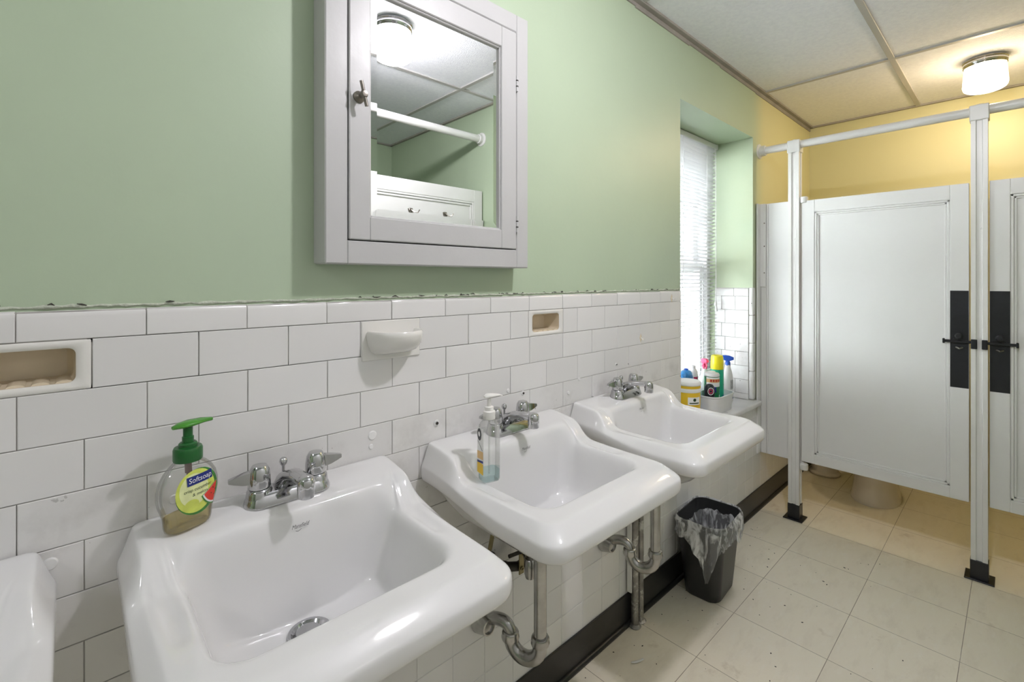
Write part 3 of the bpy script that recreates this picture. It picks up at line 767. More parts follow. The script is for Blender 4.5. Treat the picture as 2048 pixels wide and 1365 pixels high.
ceiling_light('round ribbed glass ceiling light glowing warm above the toilet stalls', 3.27, -.90, 'lampw', (1, .80, .55), 9)
ceiling_light('added round glass ceiling light, unseen fill behind the camera for the left side', -1.27, -.89, 'lampg', (.93, .92, 1.04), 11)  # added lamp, out of view, to brighten the left side of the room

# ------------------------------------------------------------------ window, blind, sill
wy = .255
f = MB()
R4(f, WX0+.05, WX1-.05, WZ0+.05, WZ1-.05, WX0, WX1, WZ0, WZ1, wy-.01, wy+.09, bev=.004)
win = struct(f.build('window_1', 'trimw', None, 30, merge=False))
def sash(z0, z1, y):
    s = MB(); R4(s, WX0+.105, WX1-.105, z0+.055, z1-.045, WX0+.048, WX1-.048, z0, z1, y, y+.035, bev=.004)
    so = s.build('sash', 'trimw', win, 30, merge=False)
    MB().box(WX0+.10, WX1-.10, y+.015, y+.020, z0+.05, z1-.04).build('pane', 'glass', so, 0)
sash(1.345, WZ1-.048, wy+.045); sash(WZ0+.045, 1.395, wy+.005)
MB().box((WX0+WX1)/2-.03, (WX0+WX1)/2+.03, wy-.004, wy+.03, 1.395, 1.412, .004).build('sash_lock', 'trimw', win)
sl = MB().box(WX0-.02, WX1+.035, -.034, wy+.02, WZ0-.030, WZ0-.001, .008, seg=3)
tag(sl.build('window_sill', 'marble', None, 40), 'grey veined marble window sill with rounded nosing under the window', 'window sill')
bl = thing('window_blind', 'white venetian blind lowered over the whole window recess', 'blind', ((WX0+WX1)/2, .215, WZ1))
bw = (WX1-WX0)/2-.006
MB().box(-bw, bw, -.018, .016, -.032, -.003, .003).box(-bw-.002, -bw+.012, -.021, .018, -.034, -.002, .002).box(bw-.012, bw+.002, -.021, .018, -.034, -.002, .002).build('head_rail', 'blind', bl, 30, merge=False)
s = MB(); ph = .0208; nsl = 66
for i in range(nsl):
    zz = -.046-ph*i; a = radians(-20)
    P = []
    for j in range(5):
        q = -.0125+.025*j/4; hgt = .0022*(1-(q/.0125)**2)
        P.append((q*cos(a)-hgt*sin(a), zz+q*sin(a)+hgt*cos(a)))
    V = [(-bw+.004, y, z) for y, z in P]+[(bw-.004, y, z) for y, z in P]
    V += [(x, y, z-.0005) for x, y, z in V]
    F = [(j, j+1, 6+j, 5+j) for j in range(4)]+[(10+j, 15+j, 16+j, 11+j) for j in range(4)]+[(0, 5, 15, 10), (4, 14, 19, 9)]
    s.add(V, F)
s.build('slats', 'blind', bl, 30, merge=False)
zb = -.046-ph*nsl-.004
MB().box(-bw+.003, bw-.003, -.012, .012, zb-.010, zb, .003).build('bottom_rail', 'blind', bl)
c = MB()
for xx in (-.28, 0, .28):
    for yy in (-.0135, .0135): c.tube([(xx, yy, -.03), (xx, yy, zb)], .0010, 6)
c.build('ladder_cords', 'cord', bl)
c = MB(); c.tube([(.36, -.024, -.03), (.362, -.026, -.60), (.363, -.026, -.92)], .0011, 6); c.tube([(.372, -.024, -.03), (.371, -.026, -.5), (.370, -.026, -.95)], .0011, 6)
for xx, zz in ((.363, -.92), (.370, -.95)): c.lathe([(.002, zz+.004), (.005, zz-.002), (.008, zz-.022), (.007, zz-.028), (0, zz-.029)], 12, c=(xx, -.026))
c.build('pull_cords', 'cord', bl)
c = MB().tube([(-.37, -.024, -.03), (-.37, -.026, -.70)], .0035, 8); c.build('tilt_wand', 'clear', bl)

# ------------------------------------------------------------------ stall partition: posts, rail, panel, doors
PX = 2.89
def post(label, y, fy=0, keep=0):
    o = thing('stall_post', label, 'post', (PX, y, 0), 0, 'white stall posts with black feet')
    b = MB(); W = .0265
    # cross-section with a shallow groove down each face
    sec = []
    for sx, sy in ((1, 0), (0, 1), (-1, 0), (0, -1)):
        tx, ty = -sy, sx
        for q, dpt in ((-.0265, 0), (-.011, 0), (-.008, .006), (.008, .006), (.011, 0)):
            sec.append((sx*(W-dpt)+tx*q, sy*(W-dpt)+ty*q))
    b.rings([[(x, y_, z) for x, y_ in sec] for z in (.075, 2.0)], 0, True, True)
    b.build('shaft', 'worn', o, 30)
    b = MB().box(-.031, .031, -.031, .031, 1.985, 2.052, .003); b.lathe([(.020, 2.052), (.014, 2.058), (0, 2.060)], 16)
    b.build('top_fitting', 'white', o, 30)
    b = MB().box(-.029, .029, -.029, .029, .004, .082, .002); b.box(-.047, .047, -.047, .047, 0, .006, .0015)
    b.build('foot_shoe', 'black', o, 30, merge=False)
    for kk in ([keep] if keep else [])+([-keep] if keep else []):
        q = MB().box(-.038, -.024, kk*.010-.004, kk*.026+.0, .997, 1.038, .002) if kk > 0 else MB().box(-.038, -.024, -.026, -.008, .997, 1.038, .002)
        q.build('latch_keeper', 'black', o, 30)
    return o
post('white stall post nearest the sinks, hinging the left stall door', -.180)
post('white stall post between the two stall doors, with a latch keeper on each side', -.896, keep=1)
post('white stall post past the right stall door', -1.612)
rl = thing('stall_rail', 'long white pipe rail across the top of the toilet stalls', 'rail', (PX, 0, 2.03))
MB().tube([(0, -.004, 0), (0, -1.779, 0)], .0205, 20).build('pipe', 'white', rl)
for y, sg in ((.0035, 1), (-1.779, -1)):
    MB().lathe([(.042, 0), (.042, .005), (.030, .010), (.029, .034), (.026, .036)], 24, T=Matrix.Translation((0, y, 0)) @ Matrix.Rotation(sg*pi/2, 4, 'X')).build('wall_flange', 'white', rl)
pn = thing('toilet_partition', 'narrow white partition panel between the tile wall and the first stall post', 'partition', (PX, 0, .315))
MB().box(-.013, .013, -.1535, -.0015, 0, 1.41, .002).build('board', 'white', pn, 30)
MB().box(-.024, -.013, -.040, -.0018, .94, 1.41, .002).box(-.019, -.013, -.040, -.0125, .002, .94, .002).build('wall_batten', 'white', pn, 30, merge=False)
MB().box(-.0605, -.0135, -.0115, -.0015, .004, 1.41, .0015).build('scribe_strip', 'white', pn, 30)
MB().tube([(-.014, -.046, .005), (-.014, -.046, 1.405)], .005, 10).build('bead_strip', 'white', pn)
for z in (1.30, 1.17, 1.02): MB().lathe([(.004, 0), (.0035, .002), (0, .0025)], 10, T=Matrix.Translation((-.024, -.032, z)) @ Matrix.Rotation(-pi/2, 4, 'Y')).build('screw', 'pewter', pn)

def stall_door(label, y_left, y_right, latch):
    """door hung in the plane of the posts; y_left is the edge nearer the sink wall; latch 'L' or 'R' of the picture"""
    o = thing('stall_door', label, 'door', (PX, y_left, .322), 0, 'white panelled stall doors')
    wd = y_left-y_right; H = 1.398; st = .062
    b = MB(); X0, X1 = -.016, .016
    b.box(X0, X1, -st, 0, 0, H, .002); b.box(X0, X1, -wd, -wd+st, 0, H, .002)
    b.box(X0, X1, -wd+st-.001, -st+.001, 0, .052, .002); b.box(X0, X1, -wd+st-.001, -st+.001, H-.066, H, .002)
    b.box(-.005, .005, -wd+st-.002, -st+.002, .050, H-.064)
    b.build('leaf', 'white', o, 30, merge=False)
    m = MB()
    y0, y1, z0, z1 = -wd+st, -st, .052, H-.066
    for ins, h, wdt in ((0, -.014, .010), (.010, -.0105, .009)):
        a, b_, c, d_ = y0+ins, y1-ins, z0+ins, z1-ins
        m.box(h, -.004, a, a+wdt, c, d_, .002); m.box(h, -.004, b_-wdt, b_, c, d_, .002)
        m.box(h, -.004, a, b_, c, c+wdt, .002); m.box(h, -.004, a, b_, d_-wdt, d_, .002)
    m.build('panel_moulding', 'white', o, 30, merge=False)
    ly = (-wd+.031) if latch == 'R' else -.031
    pl = MB().box(-.0172, -.0160, ly-.0300, ly+.0300, .497, .926, .0004)
    tag(pl.build('latch_plate', 'black', o, 30), 'black painted patch around the latch')
    dirn = -1 if latch == 'R' else 1
    L = MB(); zl = .702
    L.box(-.029, -.020, min(ly-dirn*.05, ly+dirn*.046), max(ly-dirn*.05, ly+dirn*.046), zl-.006, zl+.006, .003)
    L.box(-.024, -.017, ly-.022, ly+.022, zl-.011, zl+.011, .003)
    L.box(-.032, -.018, min(ly-dirn*.055, ly-dirn*.047), max(ly-dirn*.055, ly-dirn*.047), zl-.011, zl+.011, .002)
    lo = L.build('slide_latch', 'black', o, 30, merge=False)
    MB().lathe([(.006, 0), (.006, .012), (.013, .017), (.014, .025), (.009, .031), (0, .032)], 18, T=Matrix.Translation((-.020, ly, zl+.026)) @ Matrix.Rotation(-pi/2, 4, 'Y')).build('knob', 'black', lo)
    MB().tube([(-.020, ly-.010, zl-.026), (-.030, ly, zl-.030), (-.020, ly+.010, zl-.026)], .004, 8).build('finger_hook', 'pewter', lo)
    hy = 0.0 if latch == 'R' else -wd
    sg = 1 if latch == 'R' else -1
    for z, up in ((H+.006, 1), (-.016, -1)):
        h = MB().lathe([(.018, -.018), (.020, -.014), (.020, .012), (.015, .017)], 16, T=Matrix.Translation((-.004, hy-sg*.010, z-(.012 if up < 0 else .0))))
        h.tube([(-.004, hy-sg*.010, z), (-.006, hy+sg*.004, z-.012*up*-1*-1)], .007, 10)
        h.build('pivot_hinge', 'white', o, 40, merge=False)
    return o
stall_door('white panelled stall door between the two visible posts, black latch patch on its right edge', -.214, -.864, 'R')
stall_door('white panelled stall door cut off at the right edge, black latch patch on its left edge', -.927, -1.580, 'L')
dv = MB().box(PX+.032, XR-.002, -.907, -.887, .32, 1.72, .002)
tag(dv.build('toilet_partition', 'white', None, 30), 'white partition board between the two toilet stalls, behind the middle post', 'partition')

# ---- opposite stall front (seen in the mirror)
OY = -1.40
od = thing('stall_door', 'white panelled stall front with two double hooks, seen in the mirror', 'door', (1.49, OY, .32), 0, 'white panelled stall doors')
b = MB(); Hh = 1.53; x0, x1 = -.40, .405
R4(b, x0+.065, x1-.065, .06, Hh-.075, x0, x1, 0, Hh, -.016, .016); b.box(x0+.06, x1-.06, -.005, .005, .055, Hh-.07)
b.build('leaf', 'white', od, 30, merge=False)
m = MB()
for ins, h, wdt in ((.0, .0145, .012), (.014, .011, .012)):
    R4(m, x0+.065+ins+wdt, x1-.065-ins-wdt, .06+ins+wdt, Hh-.075-ins-wdt, x0+.065+ins, x1-.065-ins, .06+ins, Hh-.075-ins, .004, h)
m.build('panel_moulding', 'white', od, 30, merge=False)
for hx in (-.10, .13):
    h = MB().box(hx-.012, hx+.012, .005, .009, 1.345, 1.375, .002)
    for s in (-1, 1):
        h.tube([(hx, .009, 1.366), (hx+s*.012, .022, 1.352), (hx+s*.028, .034, 1.350), (hx+s*.036, .040, 1.366)], .0034, 8)
    h.build('double_hook', 'pewter', od)
od2 = MB().box(-1.2, 1.07, OY-.016, OY+.016, .32, 1.85, .002)
tag(od2.build('partition_wall', 'white', None, 30), 'plain white stall partition board behind the camera', 'partition')
r2 = thing('stall_rail', 'white pipe rail along the top of the stalls reflected in the mirror', 'rail', (0, OY, 2.18))
MB().tube([(-1.449, 0, 0), (1.903, 0, 0)], .0225, 20).build('pipe', 'white', r2)
MB().lathe([(.042, 0), (.042, .005), (.030, .010), (.029, .03)], 24, T=Matrix.Translation((1.904, 0, 0)) @ Matrix.Rotation(-pi/2, 4, 'Y')).build('wall_flange', 'white', r2)
for px_ in (1.075,):
    po = thing('stall_post', 'white stall post behind the camera, holding the opposite stall front', 'post', (px_, OY, 0), 0, 'white stall posts with black feet')
    MB().box(-.026, .026, -.026, .026, .0, 2.17, .004).build('shaft', 'white', po, 30)

# ------------------------------------------------------------------ toilet and low bin in the stall
to = thing('toilet', 'pale china toilet behind the left stall door, only its foot showing below', 'toilet', (3.50, -.43, 0))
def ov(hx0, hx1, hy, z, n=36, p=1.0):
    """egg-shaped ring: front (towards -x) reach hx0, back reach hx1, half-width hy"""
    return [((-hx0 if cos(a) > 0 else hx1)*abs(cos(a))**p, hy*sin(a), z) for a in [2*pi*i/n for i in range(n)]]
b = MB()
b.rings([ov(.165, .29, .118, 0), ov(.168, .29, .120, .012), ov(.160, .285, .112, .030), ov(.140, .27, .102, .10), ov(.130, .26, .098, .17), ov(.150, .26, .115, .24), ov(.200, .26, .160, .33), ov(.225, .26, .182, .385), ov(.228, .26, .184, .40), ov(.20, .24, .155, .40), ov(.17, .16, .125, .34), ov(.10, .08, .07, .24)], 0, True, True)
b.build('bowl', 'toilet', to, 60)
b = MB(); b.rings([ov(.232, .22, .188, .402), ov(.234, .22, .19, .412), ov(.228, .215, .184, .42), ov(.15, .13, .11, .42), ov(.145, .125, .105, .404)], 0); b.build('seat', 'whitep', to, 50)
b = MB(); b.tube([(.21, 0, .41), (.21, 0, .62), (.23, 0, .70)], .02, 14); b.box(.20, .33, -.03, .03, .66, .72, .01); b.build('flush_valve', 'chrome', to)
bi = thing('stall_bin', 'small pale rounded bin on the stall floor beside the toilet', 'bin', (3.70, -.125, 0))
MB().lathe([(.078, 0), (.088, .004), (.090, .014), (.082, .022), (.076, .03), (.082, .20), (.086, .24), (.088, .246), (.083, .246), (.078, .20), (.07, .03), (.0, .025)], 32).build('bucket', 'toilet', bi, 40)

# ------------------------------------------------------------------ green-pump soap bottle on the near sink
def lerp_prof(prof, z):
    for (z0, a0, b0), (z1, a1, b1) in zip(prof, prof[1:]):
        if z <= z1:
            k = (z-z0)/(z1-z0); return a0+(a1-a0)*k, b0+(b1-b0)*k
    return prof[-1][1:]
PROF = [(0, .030, .0150), (.003, .0345, .0175), (.010, .0365, .0190), (.022, .0375, .0195), (.030, .0395, .020), (.045, .0450, .0215), (.058, .0472, .0222), (.070, .0470, .0220), (.084, .0435, .0212), (.096, .0365, .0198), (.105, .0275, .0182), (.111, .0195, .0165), (.118, .0165, .0160)]
def soft_ring(a, b, z, n=48, e=2.25):
    P = []
    for i in range(n):
        t_ = 2*pi*i/n; c_, s_ = cos(t_), sin(t_)
        P.append((a*math.copysign(abs(c_)**(2/e), c_), b*math.copysign(abs(s_)**(2/e), s_), z))
    return P
sb = thing('soap_dispenser', 'clear melon hand-soap bottle with green pump on the nearest sink', 'soap bottle', (.146, -.064, .8850), radians(20))
b = MB(); b.rings([soft_ring(a, b_, z) for z, a, b_ in PROF], 0, True, True); b.build('bottle', 'clear', sb, 60)
b = MB()
zs = [.002, .006, .012, .020, .026]
b.rings([soft_ring(lerp_prof(PROF, z)[0]-.0016, lerp_prof(PROF, z)[1]-.0016, z) for z in zs], 0, True, True); b.build('liquid', 'soap', sb, 60)
MB().tube([(0, 0, .112), (.001, 0, .09)], .0052, 10).tube([(0, 0, .09), (.001, .001, .02)], .0022, 8).build('dip_tube', 'tube', sb)
MB().lathe([(.0205, .111), (.0212, .113), (.0212, .130), (.0195, .1335), (.0135, .134), (.0135, .139), (.0115, .141)], 28).build('pump_collar', 'pumpgreen', sb, 40)
pst = MB().lathe([(.0085, .139), (.0085, .150), (.0070, .151), (.0070, .166)], 20)
hd = [(-.0235, 0, .1695), (-.012, 0, .1705), (.004, 0, .1715), (.022, 0, .1715), (.0385, 0, .1695)]
pst.tube(hd, [.004, .0125, .0145, .0105, .0045], 18, flat=[(.7, 1), (.36, 1), (.36, 1.05), (.42, 1), (.7, 1)], up=(0, 0, 1), mi=1)
pst.build('pump_head', ['pumpgreen', 'pumpgreen2'], sb, 50, merge=False)
def on_bottle(eps):
    def f_(x, z):
        a, b_ = lerp_prof(PROF, min(.117, max(0, z))); a += eps; b_ += eps
        u = min(.995, abs(x)/a); e = 2.25
        return (x, -b_*(1-u**e)**(1/e), z)
    return f_
LB = MB(); LCX, LCZ = .004, .062
def disc(cx, cz, rx, rz, mi, eps, rings_=7, n=36, a0=0, a1=2*pi, clip=None):
    f_ = on_bottle(eps); full = abs(a1-a0-2*pi) < 1e-6
    V = [f_(cx, cz)]; F = []
    m_ = n if full else n+1
    for r in range(1, rings_+1):
        for i in range(m_):
            a = a0+(a1-a0)*i/n; V.append(f_(cx+rx*cos(a)*r/rings_, cz+rz*sin(a)*r/rings_))
    for i in range(n):
        j = (i+1) % m_; F.append((0, 1+i, 1+j))
        for r in range(rings_-1): F.append((1+r*m_+i, 1+(r+1)*m_+i, 1+(r+1)*m_+j, 1+r*m_+j))
    LB.add(V, F, mi)
disc(LCX+.0012, LCZ-.0008, .0345, .0375, 0, .0004)
disc(LCX-.0022, LCZ+.001, .0312, .0352, 1, .0007)
disc(LCX-.006, LCZ+.004, .0225, .0265, 2, .0010)
disc(LCX-.010, LCZ-.020, .0115, .0095, 1, .0013, 4, 20)
# watermelon wedge at the lower right
disc(LCX+.032, LCZ+.006, .0305, .0385, 0, .0014, 6, 14, radians(206), radians(262))
disc(LCX+.032, LCZ+.006, .0285, .0362, 4, .0016, 6, 14, radians(207), radians(261))
disc(LCX+.032, LCZ+.006, .0262, .0335, 5, .0018, 6, 14, radians(208), radians(260))
for sx, sz in ((.0215, -.012), (.025, -.004), (.027, -.016), (.0295, -.008)): disc(LCX+sx, LCZ+sz, .0008, .0014, 6, .0021, 1, 8)
# banner and lettering
def patch(cx, cz, w_, h_, mi, eps, rot=0, nx=10, nz=3):
    f_ = on_bottle(eps); V = []
    for i in range(nx+1):
        for j in range(nz+1):
            x = -w_/2+w_*i/nx; z = -h_/2+h_*j/nz; V.append(f_(cx+x*cos(rot)-z*sin(rot), cz+x*sin(rot)+z*cos(rot)))
    LB.add(V, [(i*(nz+1)+j, (i+1)*(nz+1)+j, (i+1)*(nz+1)+j+1, i*(nz+1)+j+1) for i in range(nx) for j in range(nz)], mi)
def letters(txt, cx, cz, size, mi, eps, width=None, shear=0, rot=0):
    f_ = on_bottle(eps); V, F = text_geo(txt, size, shear, width)
    LB.add([f_(cx+x*cos(rot)-y*sin(rot), cz+x*sin(rot)+y*cos(rot)) for x, y in V], F, mi)
rot = radians(3)
patch(LCX+.003, LCZ+.0205, .0415, .0142, 3, .0020, rot)
letters('Softsoap', LCX+.003, LCZ+.0207, .0115, 4, .0026, .0370, .12, rot)
letters('crisp cucumber', LCX-.001, LCZ+.0055, .0074, 6, .0022, .0440, .12, rot)
letters('& melon', LCX+.002, LCZ-.0030, .0074, 6, .0022, .0240, .12, rot)
LB.build('label', ['rind', 'flesh', 'pale', 'navy', 'lwhite', 'red', 'ink'], sb, 60, merge=False)
patch2 = MB()

# ------------------------------------------------------------------ slim clear bottle on the middle sink
sb2 = thing('soap_dispenser', 'slim clear soap bottle with white pump on the middle sink', 'soap bottle', (.716, -.168, .8305), radians(-13))
def sq(hw_, r, z, n=6):
    P = []
    for sx, sy, a0 in ((1, 1, 0), (-1, 1, pi/2), (-1, -1, pi), (1, -1, 3*pi/2)):
        for i in range(n+1):
            a = a0+i/n*pi/2; P.append((sx*(hw_-r)+r*cos(a), sy*(hw_*.80-r)+r*sin(a), z))
    return P
b = MB(); b.rings([sq(.020, .008, 0), sq(.0222, .009, .004), sq(.0225, .009, .090), sq(.0215, .010, .128), sq(.0185, .012, .136), sq(.0150, .0118, .140), sq(.0150, .0118, .150)], 0, True, True); b.build('bottle', 'clear', sb2, 40)
b = MB(); b.rings([sq(.0190, .007, .002), sq(.0208, .008, .006), sq(.0210, .008, .022), sq(.0210, .008, .026)], 0, True, True); b.build('liquid', 'bluegel', sb2, 40)
MB().tube([(0, 0, .145), (0, 0, .015)], .0022, 8).build('dip_tube', 'clear', sb2)
MB().lathe([(.0140, .142), (.0145, .143), (.0145, .160), (.0125, .1615), (.0105, .162), (.0105, .170), (.008, .171)], 22).build('pump_collar', 'pumpwhite', sb2, 40)
b = MB().lathe([(.0048, .168), (.0048, .190)], 14)
b.tube([(-.012, 0, .1935), (-.004, 0, .1955), (.010, 0, .1955), (.026, 0, .1945), (.034, 0, .1915)], [.006, .012, .010, .006, .0035], 14, flat=[(.4, 1)]*5, up=(0, 0, 1)); b.build('pump_head', 'pumpwhite', sb2, 50, merge=False)
lb = MB(); X = -.0231
def lq(y0, y1, z0, z1, mi, e=0, sl=0): lb.add([(X-e, y0, z0), (X-e, y1, z0+sl), (X-e, y1, z1+sl), (X-e, y0, z1)], [(0, 1, 2, 3)], mi)
lq(-.0155, .0155, .018, .124, 0)
lq(-.0150, .0150, .019, .044, 1, .0004); lq(-.0150, .0150, .046, .051, 2, .0005, -.004); lq(-.0150, .0150, .054, .072, 4, .0004, -.003)
n = 20; lb.add([(X-.0006, .004+.010*cos(2*pi*i/n), .108+.014*sin(2*pi*i/n)) for i in range(n)], [tuple(range(n))], 3)
n = 14; lb.add([(X-.0009, .004+.005*cos(2*pi*i/n), .109+.006*sin(2*pi*i/n)) for i in range(n)], [tuple(range(n))], 0)
lb.add([(X-.0006, -.013, .074), (X-.0006, -.010, .074), (X-.0006, .012, .092), (X-.0006, .010, .092)], [(0, 1, 2, 3)], 3)
lb.build('label', ['lwhite', 'yellowp', 'navy', 'darkl', 'orange'], sb2, 0, merge=False)

# ------------------------------------------------------------------ waste bin and its liner
tc_ = (1.975, -.118); trz = radians(4)
bn = thing('trash_can', 'black plastic waste bin with a clear liner, on the floor below the far sink', 'trash can', (tc_[0], tc_[1], 0), trz)
def rr2(w_, d_, r, z, n=8):
    return [(p[0], p[1], z) for p in rrect(0, 0, w_, d_, r, n)]
b = MB(); b.rings([rr2(.20, .135, .04, 0), rr2(.208, .143, .042, .004), rr2(.212, .147, .042, .02), rr2(.262, .194, .048, .300), rr2(.268, .200, .05, .303), rr2(.268, .200, .05, .312), rr2(.258, .190, .048, .312), rr2(.205, .140, .04, .02), rr2(.19, .125, .035, .012)], 0, True, True)
b.build('body', 'binblack', bn, 40)
bg = thing('trash_bag', 'clear crumpled plastic liner draped over the rim of the black bin', 'bag', (tc_[0], tc_[1], 0), trz)
rng = random.Random(5)
n_c = 8; NR = 4*(n_c+1)
base_rim = rrect(0, 0, .268, .200, .05, n_c)
def dense(P, k=3):
    out = []
    for i in range(len(P)):
        a = Vector(P[i]); c = Vector(P[(i+1) % len(P)])
        L_ = (c-a).length; m_ = max(1, int(L_/.006))
        out += [a+(c-a)*j/m_ for j in range(m_)]
    return out
dr_ = dense([Vector((p[0], p[1])) for p in base_rim]); nb = len(dr_)
ph1 = [rng.uniform(0, 6.28) for _ in range(8)]
def wr(i, k): t_ = 2*pi*i/nb; return sum(sin(t_*f2+ph1[j]+k*1.7*(j % 3))*a for j, (f2, a) in enumerate(((9, .35), (15, .3), (23, .25), (34, .2), (5, .3))))
rows = []
prof_in = [(.60, .11), (.74, .17), (.84, .22), (.92, .262), (.972, .295), (.988, .312), (1.0, .3185), (1.012, .317), (1.022, .308)]
for k, (s_, z) in enumerate(prof_in):
    r = []
    for i, p in enumerate(dr_):
        a = wr(i, k*.4); inn = max(0, (.95-s_))
        r.append((p.x*(s_+.06*a*inn), p.y*(s_+.08*a*inn), z+.006*a*(1 if s_ < 1.0 else .35)+(.010*a*inn)))
    rows.append(r)
for k in range(1, 11):
    q = k/10; r = []
    for i, p in enumerate(dr_):
        ang = math.atan2(p.y/.10, p.x/.134)
        da = (ang-radians(-160)+pi) % (2*pi)-pi
        Ln = .066+.014*wr(i, 9)+.150*math.exp(-(da/.50)**2)+.022*math.exp(-((da-1.5)/.5)**2)
        z = .308-Ln*q
        a = wr(i, k*.25+4); taper = 1-.165*(.308-z)/.30
        pull = math.exp(-(da/.6)**2)*q
        off = .008+.009*a*(.3+q)+.020*pull
        nrm = Vector((p.x, p.y)).normalized()
        tang_ = Vector((-nrm.y, nrm.x))
        shift = -da*.085*q*math.exp(-(da/.9)**2)
        r.append((p.x*taper*1.02+nrm.x*off+tang_.x*shift, p.y*taper*1.02+nrm.y*off+tang_.y*shift, z))
    rows.append(r)
b = MB(); b.rings(rows, 0); b.build('film', 'bag', bg, 70)

# ------------------------------------------------------------------ cleaning products on the sill
SZ = WZ0-.001
def stand(name, label, cat, x, y, z=SZ, rz=0): return thing(name, label, cat, (x, y, z), rz)
yb = stand('wipes_tub', 'yellow tub of wipes with a white lid on the window sill', 'tub', 2.145, .060, rz=radians(-40))
MB().lathe([(.050, 0), (.054, .004), (.056, .150), (.054, .156), (.057, .158), (.057, .180)], 36).build('body', 'yellowp', yb, 40)
MB().lathe([(.0575, .150), (.0580, .152), (.0580, .166), (.0570, .168)], 36, cap0=False, cap1=False).build('label_band', 'whitep', yb, 40)
MB().lathe([(.058, .181), (.0595, .183), (.0595, .191), (.055, .198), (.030, .201), (0, .2015)], 36).build('lid', 'whitep', yb, 40)
def curved_patch(r, a0, a1, z0, z1, mi, mb, n=8):
    V = []
    for i in range(n+1):
        a = a0+(a1-a0)*i/n; V += [(r*cos(a), r*sin(a), z0), (r*cos(a), r*sin(a), z1)]
    mb.add(V, [(2*i, 2*i+2, 2*i+3, 2*i+1) for i in range(n)], mi)
FA = -pi/2-radians(22)
lb = MB(); fa = FA+radians(30)
curved_patch(.0568, fa-.55, fa+.55, .095, .130, 0, lb); curved_patch(.0573, fa-.42, fa+.42, .1005, .1055, 1, lb)
lb.add([(.0575*cos(fa+.13*cos(t_)), .0575*sin(fa+.13*cos(t_)), .118+.0075*sin(t_)) for t_ in [2*pi*i/16 for i in range(16)]], [tuple(range(16))], 1)
lb.build('label', ['lwhite', 'ink'], yb, 0, merge=False)

tub = stand('storage_tub', 'low white plastic tub holding cleaning bottles on the window sill', 'tub', 2.455, .070)
b = MB(); b.rings([rr2(.20, .115, .045, .001), rr2(.206, .12, .047, .004), rr2(.224, .132, .05, .080), rr2(.232, .140, .052, .083), rr2(.232, .140, .052, .088), rr2(.220, .128, .048, .088), rr2(.202, .116, .045, .008), rr2(.19, .105, .04, .006)], 0, True, True)
b.build('body', 'whitep', tub, 40)
TZ = SZ+.0075
cw = stand('wipes_canister', 'green and white canister of wipes standing in the white tub', 'canister', 2.441, .078, TZ)
MB().lathe([(.034, 0), (.0375, .002), (.0375, .165), (.0365, .170)], 32).build('body', 'cgreen', cw, 40)
lb = MB(); fa = FA
curved_patch(.0379, fa-1.5, fa+1.5, .118, .166, 0, lb, 16); curved_patch(.0382, fa-1.5, fa+1.5, .140, .158, 1, lb, 16)
for k_ in range(6): curved_patch(.0385, fa-.95+k_*.33, fa-.73+k_*.33, .1435, .1555, 2, lb, 3)
curved_patch(.0382, fa-1.5, fa-.15, .090, .118, 3, lb, 10); curved_patch(.0382, fa+.35, fa+1.1, .104, .116, 4, lb, 6)
lb.build('label', ['lwhite', 'orange', 'lred', 'navy', 'darkl', 'greyl'], cw, 0, merge=False)
lb = MB(); curved_patch(.0382, fa+.35, fa+1.1, .035, .075, 0, lb, 6); curved_patch(.0385, fa+.45, fa+1.0, .040, .069, 1, lb, 5)
lb.build('back_label', ['lwhite', 'greyl'], cw, 0, merge=False)
MB().lathe([(.0380, .169), (.0385, .171), (.0385, .178), (.0345, .184), (.020, .187), (.018, .192), (0, .193)], 32).build('lid', 'whitep', cw, 40)
sc_ = stand('spray_can', 'teal aerosol can with a bright yellow cap in the white tub', 'spray can', 2.520, .084, TZ)
MB().lathe([(.030, 0), (.0325, .002), (.0325, .190), (.029, .197)], 32).build('can', 'teal', sc_, 40)
MB().lathe([(.0315, .194), (.0325, .197), (.0320, .232), (.0300, .258), (.027, .266), (.020, .262), (0, .258)], 32).build('cap', 'yellowcap', sc_, 40)
lb = MB(); curved_patch(.0329, FA+.35, FA+.85, .112, .116, 0, lb, 4)
lb.build('print_line', 'darkl', sc_, 0, merge=False)
lb = MB(); curved_patch(.0329, FA+.15, FA+.95, .03, .062, 0, lb, 6)
lb.build('label', 'sky', sc_, 0, merge=False)
db = stand('cleaner_bottle', 'small dark bottle with a pink ring on its label, in the white tub', 'bottle', 2.384, .064, TZ, radians(-40))
b = MB(); b.rings([soft_ring(.019, .013, 0), soft_ring(.022, .015, .004), soft_ring(.0255, .018, .090), soft_ring(.0255, .018, .108), soft_ring(.023, .016, .124), soft_ring(.016, .012, .134), soft_ring(.006, .006, .137)], 0, True, True); b.build('body', 'darkl', db, 50)
lb = MB()
lb.add([(-.002+.0165*cos(t_), -.0189-.0004*cos(t_)**2*0, .103+.019*sin(t_)) for t_ in [2*pi*i/24 for i in range(24)]]+[(-.002+.0135*cos(t_), -.0190, .103+.0155*sin(t_)) for t_ in [2*pi*i/24 for i in range(24)]], [(i, (i+1) % 24, 24+(i+1) % 24, 24+i) for i in range(24)], 0)
lb.add([(-.002+.0100*cos(t_), -.0190, .103+.0112*sin(t_)) for t_ in [2*pi*i/24 for i in range(24)]]+[(-.002+.0065*cos(t_), -.0190, .103+.0072*sin(t_)) for t_ in [2*pi*i/24 for i in range(24)]], [(i, (i+1) % 24, 24+(i+1) % 24, 24+i) for i in range(24)], 1)
lb.build('label_ring', ['lwhite', 'pink'], db, 0, merge=False)
